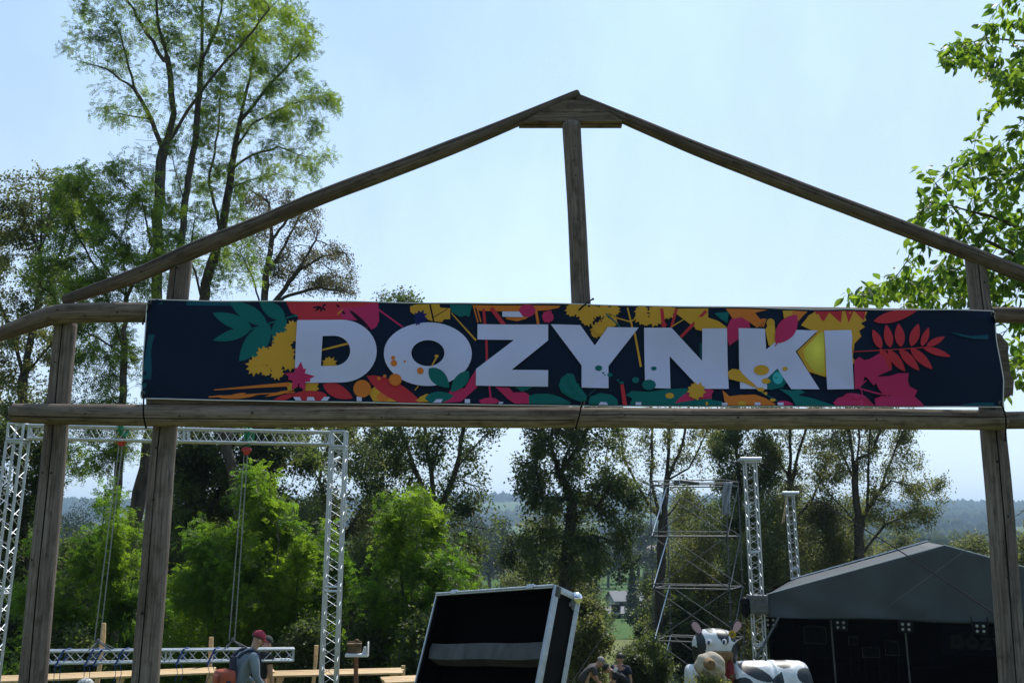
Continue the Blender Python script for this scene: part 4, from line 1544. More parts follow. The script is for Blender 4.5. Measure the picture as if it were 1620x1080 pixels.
# left end
pg(c2, 'teal2', (122, 235), (157, 235), (140, 290), (135, 330), (140, 420), (133, 500), (100, 570), (78, 568), (95, 420))
pg(c2, 'teal2', (170, 72), (200, 60), (198, 76))
pg(c2, 'teal2', (320, 52), (550, 53), (565, 76), (320, 76))
for b, t, w in (((670, 200), (456, 116), 74), ((662, 205), (460, 262), 58), ((752, 180), (545, 52), 84), ((765, 180), (600, 375), 108), ((848, 150), (708, 52), 78), ((770, 190), (672, 365), 70), ((855, 155), (775, 235), 66), ((850, 160), (792, 320), 84), ((935, 122), (890, 135), 18)):
    lf(c2, 'teal', b, t, w)
st(c2, 'teal', (615, 218), (932, 122), 7)
pg(c2, 'red', (852, 56), (1345, 62), (1345, 100), (1250, 160), (1190, 158), (920, 158), (915, 130), (880, 118))
pg(c2, 'pink', (1130, 95), (1215, 90), (1345, 64), (1350, 160), (1335, 195), (1310, 210), (1285, 200), (1245, 160), (1180, 158), (1150, 140))
lf(c2, 'ink', (1190, 103), (1310, 212), 22)
for a, b in (((1040, 85), (1005, 110)), ((1040, 85), (1040, 115)), ((1045, 85), (1065, 108)), ((1040, 84), (990, 90)), ((1045, 82), (1068, 72)), ((1120, 75), (1140, 88)), ((1150, 105), (1170, 130))):
    lf(c2, 'ink', a, b, 12)
lf(c2, 'orange', (1125, 130), (1160, 98), 12)
st(c2, 'pink', (1340, 95), (1475, 192), 9)
for q in ((888, 195, 42, 11), (835, 268, 58, 13), (800, 320, 50, 11), (740, 350, 58, 13), (690, 400, 56, 12), (790, 375, 62, 12), (860, 330, 50, 11), (805, 435, 42, 11), (745, 425, 34, 9), (870, 385, 44, 10), (885, 240, 40, 9), (985, 515, 50, 10), (880, 512, 26, 9)):
    jag(c2, 'yellow', q[0], q[1], q[2], q[3])
st(c2, 'yellow', (1045, 318), (1192, 284), 9, 11)
jag(c2, 'yellow', 1085, 392, 44, 11)
st(c2, 'orange', (468, 528), (870, 498), 5, 22)
st(c2, 'orange', (440, 566), (900, 540), 8, 6)
for a, b in (((880, 530), (740, 565)), ((700, 555), (540, 575)), ((640, 545), (520, 572)), ((560, 570), (470, 560))):
    lf(c2, 'orange', a, b, 16)
lf(c2, 'red', (780, 590), (905, 548), 30)
el(c2, 'red', 980, 562, 92, 30)
lf(c2, 'red', (1050, 500), (1212, 575), 72)
pg(c2, 'yellow', (1290, 540), (1330, 510), (1420, 560), (1480, 592), (1320, 590))
el(c2, 'orange', 1372, 566, 34, 25)
lf(c2, 'red', (1285, 455), (1600, 625), 92)
pg(c2, 'yellow', (1540, 585), (1600, 548), (1640, 555), (1600, 593))
# middle
pg(c3, 'yellow', (28, 80), (60, 70), (185, 68), (190, 88), (244, 92), (243, 150), (210, 150), (200, 165), (150, 160), (60, 130), (30, 110))
jag(c3, 'indigo', 85, 138, 44, 9, .6)
st(c3, 'ink', (135, 70), (155, 162), 9)
st(c3, 'ink', (155, 138), (230, 95), 4)
pg(c3, 'teal', (240, 72), (362, 75), (345, 140), (325, 130), (300, 140), (250, 112))
st(c3, 'yellow', (250, 118), (382, 264), 5, 10)
pg(c3, 'orange', (360, 76), (832, 84), (820, 96), (760, 108), (700, 110), (650, 150), (600, 163), (540, 150), (548, 110), (400, 106))
st(c3, 'red', (422, 95), (437, 260), 14)
st(c3, 'red', (437, 255), (440, 380), 12)
st(c3, 'red', (462, 90), (532, 182), 22)
st(c3, 'orange', (368, 82), (392, 168), 7)
st(c3, 'orange', (384, 82), (408, 166), 7)
st(c3, 'orange', (700, 100), (714, 182), 14)
el(c3, 'pink', 655, 108, 44, 34)
jag(c3, 'pink', 766, 142, 34, 10, .85)
for q in ((895, 105, 40), (950, 115, 48), (1010, 112, 44), (1065, 108, 42), (1120, 105, 36), (975, 150, 42), (1040, 205, 50), (1080, 170, 38), (1110, 165, 32), (1020, 225, 30), (1270, 140, 46), (1340, 150, 46), (1265, 108, 40), (1340, 108, 46), (1400, 108, 50), (920, 90, 40), (1290, 165, 26)):
    jag(c3, 'yellow', *q)
st(c3, 'yellow', (1055, 122), (1215, 168), 7)
st(c3, 'yellow', (1190, 90), (1216, 195), 9)
st(c3, 'yellow', (1226, 205), (1262, 405), 10, 12)
st(c3, 'yellow', (1212, 162), (1282, 118), 7)
st(c3, 'teal', (1075, 122), (1150, 190), 8)
pg(c3, 'yellow', (1420, 95), (1620, 95), (1620, 218), (1570, 208), (1520, 175), (1460, 130))
st(c3, 'red', (1372, 95), (1384, 198), 18)
st(c3, 'red', (1452, 95), (1424, 195), 14)
st(c3, 'red', (1610, 108), (1475, 246), 16)
st(c3, 'yellow', (1560, 110), (1425, 192), 6)
jag(c3, 'red', 1384, 180, 18, 8)
pg(c3, 'teal2', (1575, 275), (1592, 282), (1590, 372), (1576, 345))
st(c3, 'yellow', (55, 530), (75, 505), 5)
pg(c3, 'pink', (385, 415), (388, 515), (300, 592), (205, 596), (235, 545), (255, 515), (320, 520), (350, 470))
st(c3, 'pink', (452, 505), (460, 572), 10)
pg(c3, 'pink', (395, 585), (425, 572), (455, 568), (485, 572), (512, 590), (480, 604), (410, 602))
pg(c3, 'pink', (485, 512), (560, 518), (580, 542), (640, 540), (672, 560), (665, 603), (590, 602), (555, 580))
lf(c3, 'teal', (105, 575), (265, 560), 62)
pg(c3, 'yellow', (70, 592), (80, 565), (122, 548), (108, 575), (130, 592))
pg(c3, 'teal', (590, 513), (682, 513), (660, 528), (625, 538))
pg(c3, 'teal', (662, 560), (700, 550), (770, 550), (830, 568), (890, 598), (880, 606), (664, 603))
pg(c3, 'teal', (822, 510), (835, 468), (868, 442), (902, 448), (915, 490), (945, 525), (970, 560), (972, 588), (935, 592), (880, 570), (838, 545))
pg(c3, 'teal', (980, 596), (990, 565), (1045, 545), (1105, 555), (1135, 580), (1140, 610), (985, 606))
st(c3, 'teal2', (975, 565), (1018, 525), 5)
pg(c3, 'teal', (1180, 558), (1210, 535), (1300, 540), (1400, 525), (1490, 520), (1640, 520), (1640, 616), (1200, 612), (1215, 575))
st(c3, 'red', (1160, 500), (1176, 614), 18, 24)
el(c3, 'yellow', 1415, 560, 23, 15)
pg(c3, 'pink', (1442, 600), (1470, 570), (1500, 548), (1530, 535), (1640, 520), (1640, 574), (1560, 580))
jag(c3, 'teal', 928, 500, 6, 5)
# right
pg(c4, 'yellow', (-10, 128), (60, 132), (110, 150), (150, 180), (152, 202), (60, 206), (0, 190))
pg(c4, 'orange', (148, 91), (355, 95), (290, 112), (322, 150), (300, 186), (265, 160), (210, 140), (180, 140))
pg(c4, 'teal', (92, 112), (162, 106), (155, 162), (120, 140))
pg(c4, 'pink', (150, 190), (172, 142), (225, 134), (262, 158), (266, 186), (212, 190), (210, 240), (165, 272), (154, 230))
for k in range(5):
    st(c4, 'orange', (295 + k * 9, 182), (325 + k * 5, 140), 5)
el(c4, 'yellow', 368, 162, 21, 24)
pg(c4, 'amber', (340, 195), (352, 175), (388, 172), (392, 200), (398, 250), (380, 275), (358, 272), (350, 240))
pg(c4, 'yellow', (430, 98), (492, 97), (470, 148), (435, 136))
pg(c4, 'orange', (480, 98), (555, 100), (530, 125), (500, 158), (470, 145))
pg(c4, 'yellow', (520, 170), (545, 140), (560, 120), (598, 98), (848, 103), (835, 130), (843, 145), (815, 160), (835, 178), (805, 198), (816, 225), (780, 262), (770, 330), (786, 350), (770, 366), (700, 420), (640, 422), (560, 398), (500, 300), (600, 205))
for t in (((585, 98), (625, 98), (608, 122)), ((600, 98), (665, 99), (632, 156)), ((655, 99), (722, 100), (716, 160)), ((735, 100), (778, 101), (752, 160)), ((782, 101), (838, 102), (830, 148))):
    pg(c4, 'red', *t)
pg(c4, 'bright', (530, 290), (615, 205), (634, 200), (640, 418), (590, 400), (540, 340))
lf(c4, 'red', (878, 150), (1090, 98), 56)
st(c4, 'red', (765, 302), (1130, 280), 5)
for b, t, w in (((915, 285), (873, 190), 42), ((960, 280), (940, 166), 44), ((1012, 277), (1000, 160), 48), ((1062, 274), (1097, 162), 46), ((1112, 275), (1146, 182), 34), ((910, 285), (968, 392), 44), ((948, 290), (1034, 397), 44), ((1003, 285), (1102, 394), 44), ((1058, 282), (1164, 388), 44), ((1118, 280), (1252, 327), 34), ((1134, 274), (1223, 228), 32)):
    lf(c4, 'red', b, t, w)
pg(c4, 'pink', (778, 345), (806, 327), (832, 342), (860, 335), (902, 310), (925, 325), (940, 345), (945, 372), (970, 388), (930, 405), (900, 420), (905, 440), (880, 466), (850, 432), (834, 420), (828, 450), (800, 482), (782, 486))
pg(c4, 'pink', (882, 432), (905, 422), (960, 418), (1000, 405), (1052, 405), (1048, 440), (1058, 470), (1096, 490), (1082, 518), (1110, 545), (1128, 571), (888, 571), (886, 530), (930, 512), (905, 480))
pg(c4, 'pink', (678, 552), (700, 528), (722, 522), (745, 505), (790, 506), (830, 515), (855, 535), (885, 571), (690, 571))
st(c4, 'pink', (798, 478), (962, 520), 8)
st(c4, 'ink', (880, 510), (962, 516), 5)
st(c4, 'pink', (842, 440), (806, 476), 6)
st(c4, 'pink', (812, 478), (830, 530), 6)
pg(c4, 'teal2', (1248, 205), (1300, 215), (1350, 225), (1440, 217), (1440, 240), (1370, 239), (1300, 226))
pg(c4, 'teal2', (1310, 562), (1370, 552), (1468, 551), (1470, 572), (1300, 572))
pg(c4, 'teal', (345, 440), (400, 382), (450, 445), (430, 475), (370, 490), (348, 484))
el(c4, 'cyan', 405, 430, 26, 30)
pg(c4, 'teal', (-5, 535), (60, 536), (130, 545), (128, 572), (-5, 572))
pg(c4, 'pink', (-10, 500), (60, 488), (92, 490), (72, 522), (20, 532), (-10, 535))
pg(c4, 'orange', (132, 490), (150, 505), (165, 520), (215, 515), (290, 513), (340, 530), (392, 562), (385, 571), (160, 571), (142, 545))
el(c4, 'yellow', 226, 556, 20, 13)
pg(c4, 'teal', (408, 484), (470, 492), (512, 486), (540, 500), (505, 515), (580, 530), (690, 571), (490, 571), (468, 525))
lf(c4, 'pink', (400, 550), (480, 560), 22)
st(c4, 'teal', (300, 490), (400, 545), 5)

LET = []       # lettering polygons in px; nested lists = holes


def arc(cx, cy, rx, ry, a0, a1, n=20):
    return [(cx + rx * math.cos(RAD(lerp(a0, a1, k / n))), cy + ry * math.sin(RAD(lerp(a0, a1, k / n)))) for k in range(n + 1)]


LET.append([[(470.8, 506.8)] + arc(541, 556.3, 56, 49.3, -90, 90) + [(466, 605.6), (468, 560)], ([(511.5, 532.6)] + arc(529, 556, 26.5, 23.6, -90, 90) + [(508.6, 579.4)])[::-1]])
LET.append([arc(677.3, 560, 69.3, 50.4, 0, 360, 48)[:-1], arc(677.2, 558.8, 26.2, 20.6, 0, 360, 32)[:-1][::-1]])
for c, pl in ((c3, [(390, 178), (766, 184), (766, 268), (572, 423), (766, 427), (765, 514), (381, 506), (382, 418), (585, 263), (389, 260)]),
              (c3, [(522, 111), (612, 113), (635, 143), (522, 139)]),
              (c3, [(780, 183), (938, 186), (1015, 293), (1085, 194), (1249, 197), (1088, 402), (1088, 521), (944, 518), (944, 400)]),
              (c4, [(208, 188), (338, 190), (345, 292), (467, 193), (604, 195), (492, 300), (613, 484), (470, 485), (402, 383), (348, 435), (350, 486), (218, 484)]),
              (c4, [(635, 195), (762, 196), (768, 230), (764, 280), (778, 485), (651, 485), (641, 290)])):
    LET.append([[c(*p) for p in pl]])
LET.append([[(1018.7, 518.7), (1062, 518.7), (1111, 570.5), (1110.6, 520), (1148.8, 520.4), (1152.3, 615.2), (1108, 614.7), (1059.3, 563), (1060.3, 614.7), (1020, 614)]])
for c, pl in ((c2, [(893, 567), (927, 567), (937, 592), (905, 592)]), (c2, [(968, 567), (1002, 567), (1010, 592), (965, 592)]), (c2, [(1058, 567), (1090, 567), (1076, 593), (1040, 593)]), (c2, [(1233, 567), (1260, 567), (1260, 593), (1233, 593)]),
              (c3, [(172, 578), (205, 578), (195, 597), (152, 597)]), (c3, [(322, 578), (350, 578), (350, 599), (322, 599)]), (c3, [(508, 592), (528, 592), (522, 605), (500, 605)]), (c3, [(1045, 594), (1076, 595), (1086, 613), (1034, 613)]), (c3, [(1232, 595), (1262, 595), (1262, 615), (1232, 615)]),
              (c4, [(128, 552), (155, 552), (155, 573), (128, 573)]), (c4, [(287, 552), (315, 552), (315, 573), (287, 573)]), (c4, [(400, 552), (430, 552), (430, 573), (400, 573)])):
    LET.append([[c(*p) for p in pl]])
ON = []        # printed over the letters
_s = len(SH)
maple(c2, 'pink', 925, 470, 92, .1)
el(c2, 'orange', 1262, 525, 47)
el(c2, 'orange', 1437, 475, 34, 32)
for q in ((1381, 457, 9), (1350, 470, 10), (1426, 360, 11), (1430, 388, 17), (1487, 378, 6), (1570, 428, 18)):
    el(c2, 'orange', *q)
lf(c3, 'teal', (130, 415), (240, 517), 78)
lf(c3, 'teal', (345, 430), (248, 542), 66)
st(c3, 'yellow', (146, 402), (172, 358), 6, 9)
el(c3, 'yellow', 172, 350, 11, 8)
jag(c3, 'indigo', 70, 165, 22, 7, .6)
for q in ((1035, 414, 19, 15), (1095, 450, 14, 11), (1060, 440, 5), (1069, 450, 4), (1138, 478, 6), (1158, 492, 13, 7), (1232, 478, 19, 16), (1303, 503, 37, 28), (1330, 415, 15, 11)):
    el(c3, 'teal', *q)
jag(c3, 'yellow', 1553, 535, 50, 11, .75)
jag(c3, 'yellow', 1040, 205, 36, 10)
lf(c4, 'pink', (500, 118), (392, 262), 92, .5)
st(c4, 'pink', (410, 245), (388, 275), 5)
jag(c4, 'yellow', 10, 492, 44, 9, .75)
pg(c4, 'yellow', (158, 400), (180, 385), (215, 390), (230, 410), (255, 435), (292, 466), (284, 476), (240, 455), (200, 445), (165, 435))
el(c4, 'yellow', 322, 392, 38, 25)
for q in ((345, 446, 21, 14), (440, 385, 13, 10), (376, 540, 15, 8), (318, 488, 19, 10), (342, 508, 8), (55, 556, 6, 10)):
    el(c4, 'yellow', *q)
st(c4, 'yellow', (285, 468), (345, 515), 7, 3)
ON = SH[_s:]
SH = SH[:_s]
# the cloth outline (px), clockwise
OUT = [(235, 474.5), (560, 477), (905, 481.5), (1250, 488), (1572, 491.5), (1577, 540), (1587, 600), (1587, 643.5), (1400, 643), (1180, 643), (915, 642), (560, 636.5), (225, 630.5), (228, 560)]
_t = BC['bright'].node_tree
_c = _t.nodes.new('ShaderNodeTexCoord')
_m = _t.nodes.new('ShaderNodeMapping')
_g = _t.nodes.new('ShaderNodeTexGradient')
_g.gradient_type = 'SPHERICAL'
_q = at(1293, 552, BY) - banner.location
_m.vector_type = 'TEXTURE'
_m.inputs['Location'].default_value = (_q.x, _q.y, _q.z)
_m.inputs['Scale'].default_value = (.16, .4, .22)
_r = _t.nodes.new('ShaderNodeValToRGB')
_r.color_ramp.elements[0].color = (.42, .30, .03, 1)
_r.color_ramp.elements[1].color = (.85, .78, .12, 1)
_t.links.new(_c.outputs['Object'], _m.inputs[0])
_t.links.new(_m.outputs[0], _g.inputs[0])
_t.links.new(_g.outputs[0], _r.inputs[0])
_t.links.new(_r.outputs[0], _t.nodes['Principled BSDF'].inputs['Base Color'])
bz = MB()
V, Fc = flat_poly([[pxz(*p) for p in OUT]], 0)
bz.add(V, Fc, BN.index('navy'))
lay = .0006


def clip_out(poly):
    """keep printed shapes inside the cloth: clamp py between the top and bottom edges"""
    r = []
    tops = [(235, 475.6), (560, 478), (905, 482.5), (1250, 489), (1572, 492.5)]
    bots = [(225, 629), (560, 635), (915, 640.5), (1180, 641.5), (1587, 642)]
    for (x, y) in poly:
        y0 = np.interp(x, [p[0] for p in tops], [p[1] for p in tops])
        y1 = np.interp(x, [p[0] for p in bots], [p[1] for p in bots])
        r.append((x, min(max(y, y0), y1)))
    return r


def add_print(b, shapes):
    global lay
    for col, poly in shapes:
        pp = clip_out(poly)
        q = [pp[0]]
        for p in pp[1:]:
            if abs(p[0] - q[-1][0]) + abs(p[1] - q[-1][1]) > .05:
                q.append(p)
        if len(q) < 3:
            continue
        V, Fc = flat_poly([[pxz(*p) for p in q]], lay)
        b.add(V, Fc, BN.index(col))
        lay += .00008


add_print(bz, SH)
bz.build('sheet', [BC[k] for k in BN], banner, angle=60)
bl = MB()
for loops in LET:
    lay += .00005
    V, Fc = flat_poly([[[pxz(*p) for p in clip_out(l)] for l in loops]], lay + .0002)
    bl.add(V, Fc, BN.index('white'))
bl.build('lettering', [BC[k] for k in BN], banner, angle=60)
lay += .0004
bp = MB()
add_print(bp, ON)
bp.build('printed_leaves', [BC[k] for k in BN], banner, angle=60)
# white hem all round
bh = MB()
for seg in ([OUT[0], OUT[1], OUT[2], OUT[3], OUT[4]], [OUT[4], OUT[5], OUT[6], OUT[7]], OUT[7:13], [OUT[12], OUT[13], OUT[0]]):
    pts = []
    for a, b in zip(seg[:-1], seg[1:]):
        n = max(2, int(math.hypot(b[0] - a[0], b[1] - a[1]) / 10))
        for k in range(n):
            t = k / n
            pts.append(pxz(lerp(a[0], b[0], t), lerp(a[1], b[1], t)))
    pts.append(pxz(*seg[-1]))
    bh.tube([bsurf(x, z, .001) for x, z in pts], .0038, 6)
bh.build('hem', M['white_edge'], banner)
for gx, gy in ((239, 479), (227.5, 622.5), (922, 637), (1570, 497), (1582.5, 637.5)):
    b = MB()
    x, z = pxz(gx, gy)
    c = bsurf(x, z, .006)
    b.tube([c + Vector((.012 * math.cos(t * math.pi / 8), 0, .012 * math.sin(t * math.pi / 8))) for t in range(17)], .0042, 6, caps=False)
    b.build('grommet', M['galv'], banner)
for path in ([(239, 479, -.02), (236, 486, -.03), (230, 500, .0), (226, 512, .12)],
             [(227.5, 623, -.02), (227, 640, -.08), (227, 655, -.085), (229, 668, -.05), (231, 676, .02)],
             [(922, 637, -.02), (919, 645, -.085), (917, 655, -.085), (914, 666, -.07), (911, 677, .0)],
             [(923, 483, -.02), (916, 490, -.025), (930, 478, .0), (938, 473, .06)],
             [(1570, 497, -.02), (1573, 504, -.03), (1574, 511, -.03), (1569, 490, .02)],
             [(1582.5, 637.5, -.02), (1588, 648, -.08), (1591, 660, -.085), (1591.5, 675, -.06), (1590, 696, -.03)]):
    b = MB()
    pts, _ = smooth_path([at(x, y, BY + d) for x, y, d in path], .01)
    b.tube(pts, .0055, 6)
    b.ell(pts[-1], (.009, .009, .009), None, 8, 6)
    b.build('tie_cord', M['cord'], banner)
# ------------------------------------------------------------ trusses
def truss_mb(b, p0, p1, w, r=.024, rb=.009, bay=None, up=None, rungs=True):
    """square box truss: four chords and crossed lacing on every side"""
    p0, p1 = Vector(p0), Vector(p1)
    t = (p1 - p0).normalized()
    up = up or (Vector((0, 1, 0)) if abs(t.z) > .7 else Vector((0, 0, 1)))
    a = t.cross(up).normalized()
    c = a.cross(t).normalized()
    h = w / 2 - r
    L = (p1 - p0).length
    n = max(2, int(round(L / (bay or w * .95))))
    cs = [a * h + c * h, a * h - c * h, -a * h - c * h, -a * h + c * h]
    for q in cs:
        b.tube([p0 + q, p1 + q], r, 8)
    for s in range(4):
        q0, q1 = cs[s], cs[(s + 1) % 4]
        pts = [p0 + t * (L * k / (2 * n)) + (q0 if k % 2 == 0 else q1) for k in range(2 * n + 1)]
        b.tube(pts, rb, 5)
        for e in (p0 + t * .01, p1 - t * .01):
            b.tube([e + q0, e + q1], r * .6, 6)
        if rungs and L > 2.6:
            m = 2
            for k in range(1, m):
                e = p0 + t * (L * k / m)
                b.tube([e + q0, e + q1], r * .6, 6)
                b.tube([e + t * .07 + q0, e + t * .07 + q1], r * .6, 6)


def to_ground(px, py, Y, px2, py2, extra=0.0):
    """point where the line through two pixels of the plane at distance Y meets the ground"""
    a, b = at(px, py, Y), at(px2, py2, Y)
    g = ground(b.x, Y) + extra
    t = (g - a.z) / (b.z - a.z)
    return a + (b - a) * t


TL, TR = at(30, 683, 15.9), at(536, 694, 17.0)
TLb, TRb = to_ground(30, 690, 15.9, 5, 884), to_ground(536, 692, 17.0, 520, 1080)
goal = empty('truss_frame', ((TL.x + TR.x) / 2, (TL.y + TR.y) / 2, ground(-6, 16.5)), 'silver goal shaped truss frame standing over the benches', 'truss frame')
for a, c in ((TLb, TL), (TRb, TR)):
    b = MB()
    d = (c - a).normalized()
    truss_mb(b, a + d * .02, c - d * .16, .29, bay=.30)
    b.box(a + d * .01, (.6, .6, .02))
    b.build('tower', M['alu'], goal)
b = MB()
dx = (TR - TL).normalized()
truss_mb(b, TL + dx * .15, TR - dx * .15, .25, r=.022, bay=.25)
b.build('crossbar', M['alu'], goal)
for c in (TL, TR):
    b = MB()
    for sx in (-1, 1):
        for sy in (-1, 1):
            b.tube([c + Vector((sx * .12, sy * .12, -.15)), c + Vector((sx * .12, sy * .12, .13))], .022, 8)
    for z in (-.13, .12):
        q = [c + Vector((sx * .12, sy * .12, z)) for sx, sy in ((-1, -1), (1, -1), (1, 1), (-1, 1))]
        for i in range(4):
            b.tube([q[i], q[(i + 1) % 4]], .02, 6)
    for sx in (-1, 1):
        b.tube([c + Vector((sx * .12, -.12, -.13)), c + Vector((-sx * .12, -.12, .12))], .009, 5)
    b.build('corner_block', M['alu'], goal)

# lying truss hung from two hoists
LL, LR = at(45, 1039, 15.9), at(465, 1034.5, 17.0)
low = empty('lifting_truss', ((LL + LR) / 2), 'silver truss with blue straps hanging low above the benches', 'truss')
b = MB()
truss_mb(b, LL, LR, .215, r=.019, rb=.008, bay=.33)
b.build('truss_beam', M['alu'], low)
dl = (LR - LL).normalized()
for i, (px, drop) in enumerate(((96, .28), (140, .30), (153, .02), (186, .26), (281, .26), (331, .30))):
    f = (px - 45) / 420
    c = LL + (LR - LL) * f
    b = MB()
    lean = dl * .05
    ring = [c + Vector((0, -.118, -.112)) - lean, c + Vector((0, -.118, .114)) + lean, c + Vector((0, .116, .114)) + lean, c + Vector((0, .12, -.12)) - lean, c + Vector((0, -.125, -.125)) - lean]
    for u, v in zip(ring[:-1], ring[1:]):
        b.tube([u, v], .008, 5)
        b.tube([u + dl * .014, v + dl * .014], .008, 5)
    for s in (-.05, .03):
        q = c + Vector((0, -.125, -.11)) + dl * s
        b.tube([q, q + Vector((.01 * i, 0, -drop * .5)), q + Vector((.004, 0, -drop))], .005, 5)
    o = b.build('ratchet_strap', M['bluestrap'], None)
    tag(o, ['blue strap nearest the first gate post on the hanging truss', 'blue strap just left of the lifting bridle', 'short blue strap at the lifting bridle', 'blue strap just right of the lifting bridle', 'blue strap right after the second gate post', 'blue strap beside the red capped person'][i], 'strap', 'blue straps round the hanging truss')

for i, (hx, hy, Y, bx, by) in enumerate(((192, 694, 16.25, 155, 1014), (390, 708, 16.75, 368, 1012))):
    top = at(hx + 4, hy - 13, Y)
    h = empty('chain_hoist', top, ['red chain hoist hung between the two left posts', 'red chain hoist hung right of the second post'][i], 'chain hoist', 'red chain hoists on the truss frame')
    b = MB()
    for s in (-.03, .03):
        b.tube([top + Vector((s, -.15, .17)), top + Vector((s * .8, -.16, 0)), top + Vector((0, -.02, -.1))], .022, 6)
        b.tube([top + Vector((s, .15, .17)), top + Vector((s * .8, .15, 0)), top + Vector((0, .02, -.1))], .022, 6)
        b.tube([top + Vector((s, -.15, .17)), top + Vector((s, .15, .17))], .022, 6)
    b.build('sling', M['greenstrap'], h)
    b = MB()
    c = at(hx, hy + 5, Y)
    b.ell(c, (.062, .06, .075), None, 12, 8)
    b.box(c + Vector((0, 0, .02)), (.15, .09, .06), bevel=.015)
    b.build('hoist_body', M['red'], h)
    b = MB()
    b.tube([c + Vector((0, 0, .06)), c + Vector((.01, 0, .10)), c + Vector((0, 0, .13)), c + Vector((-.02, 0, .10))], .01, 6)
    b.build('hook', M['galv'], h)
    b = MB()
    e = at(bx, by, Y)
    for s in (-.035, .02):
        b = MB()
        n = 90
        A, Bq = c + Vector((s, 0, -.05)), e + Vector((s * 1.6, 0, 0))
        for k in range(n):
            p, q = A.lerp(Bq, k / n), A.lerp(Bq, (k + .95) / n)
            o = Vector((.006, 0, 0)) if k % 2 else Vector((0, .006, 0))
            b.tube([p - o, q - o], .0045, 4, caps=False)
            b.tube([p + o, q + o], .0045, 4, caps=False)
        b.build('chain', M['chain'], h)
    b = MB()
    f = LL + (LR - LL) * ((bx - 45) / 420)
    for s in (-.16, .16):
        for y in (-.1, .1):
            b.tube([e, f + dl * s + Vector((0, y, .1))], .012, 5)
    b.ell(e, (.03, .02, .04), None, 8, 6)
    b.build('bridle', M['galv'], h)


# ------------------------------------------------------------ benches of fresh planks, stakes, little boxed sign
def plank_table(pl, pr, Yl, Yr, depth, label, legs):
    """slatted top; px of the front edge at both ends"""
    A, B_ = at(pl[0], pl[1], Yl), at(pr[0], pr[1], Yr)
    B_.z = A.z = (A.z + B_.z) / 2
    t = (B_ - A).normalized()
    n = Vector((-t.y, t.x, 0))
    root = empty('plank_table', Vector((A.x, A.y, ground(A.x, A.y))), label, 'table', 'slatted tables of fresh planks')
    rg = random.Random(int(pl[0]))
    for k in range(4):
        b = MB()
        o = n * (depth * (k + .5) / 4)
        Rm = Matrix((t, n, Vector((0, 0, 1)))).transposed()
        mid = (A + B_) / 2 + o + Vector((0, 0, rg.uniform(-.003, .003)))
        b.box(mid + t * rg.uniform(-.03, .03), ((B_ - A).length, depth / 4 - .02, .03), Rm, bevel=.004)
        b.build('slat', M['plank'], root)
    for s in legs:
        c = A.lerp(B_, s)
        for q, w in ((.1, 1), (.88, 1)):
            p = c + n * depth * q
            b = MB()
            g = ground(p.x, p.y)
            Rm = Matrix((t, n, Vector((0, 0, 1)))).transposed()
            b.box(Vector((p.x, p.y, (p.z - .016 + g) / 2)), (.08, .045, p.z - .016 - g), Rm, bevel=.004)
            b.build('leg', M['plank'], root)
        b = MB()
        b.box(c + n * depth * .5 + t * .06 + Vector((0, 0, -.052)), (.04, depth * .85, .07), Matrix((t, n, Vector((0, 0, 1)))).transposed())
        b.build('crosspiece', M['plank'], root)
    return root


plank_table((-60, 1082), (342, 1063), 16.4, 17.6, .68, 'long slatted plank table reaching left behind the two gate posts', (.25, .6, .985))
plank_table((408, 1064), (436, 1064), 17.6, 17.7, .68, 'short slatted plank table just right of the two people', (.85,))
plank_table((430, 1069), (640, 1065), 17.3, 17.7, .62, 'slatted plank table running behind the truss tower', (.05, .92))
plank_table((612, 1080), (700, 1077), 16.6, 16.9, .68, 'lowest slatted plank table ending behind the flight case', (.1,))
for i, (a, bb, Y, r) in enumerate((((165, 985), (154, 1080), 18.2, .045), ((335, 1007), (329, 1080), 18.4, .04), ((501, 1020), (495, 1080), 18.4, .035), ((638, 1052), (637, 1080), 18.4, .035))):
    p, q = at(*a, Y), to_ground(*a, Y, *bb, -.2)
    b = MB()
    pts, _ = smooth_path([q, p], .25)
    Rr = [r * (1 + .12 * math.sin(k * 2.1 + i)) for k in range(len(pts))]
    b.tube([v + Vector((.012 * math.sin(k * 1.3 + i), 0, 0)) for k, v in enumerate(pts)], Rr, 7)
    tag(b.build('wooden_stake', M['plank'], None), ['tallest pale wooden stake leaning behind the hanging truss', 'pale wooden stake beside the red capped person', 'pale wooden stake just left of the truss tower', 'short pale wooden stake at the table end by the flight case'][i], 'stake', 'wooden stakes behind the tables')
o = at(565, 1060, 16.95)
sg = empty('boxed_sign', Vector((o.x, o.y, ground(o.x, o.y))), 'small wooden display box on a reddish post beside the tower', 'sign')
M['redwood'] = mat('reddish_wood', (.20, .09, .05, 1), .8, nscale=5, namt=.4, stretch=(6, 6, 1))
M['brownwood'] = mat('brown_wood', (.16, .10, .05, 1), .8, nscale=8, namt=.5)
b = MB()
p = at(563, 1034, 16.95)
b.tube([Vector((p.x, p.y, ground(p.x, p.y) - .2)), p + Vector((.02, 0, -.6)), p], [.045, .04, .034], 8)
b.build('post', M['redwood'], sg)
b = MB()
c0 = at(565, 1025.5, 16.85)
b.box(c0 + Vector((-.055, .08, .01)), (.22, .02, .20), bevel=.003)
b.box(c0 + Vector((-.05, .02, .075)), (.23, .14, .02), bevel=.003)
b.ell(c0 + Vector((-.01, .02, .125)), (.04, .03, .025), None, 10, 6)
b.build('back_board', M['brownwood'], sg)
b = MB()
b.box(c0 + Vector((0, 0, -.10)), (.365, .16, .045), bevel=.004)
b.box(c0 + Vector((.178, 0, .01)), (.012, .14, .20), bevel=.002)
b.build('ledge', M['white_edge'], sg)
b = MB()
b.prism([(.08, -.075), (.155, -.075), (.145, .03), (.11, .03)], -.02, .03, lambda x, y, z: c0 + Vector((x, y, z)))
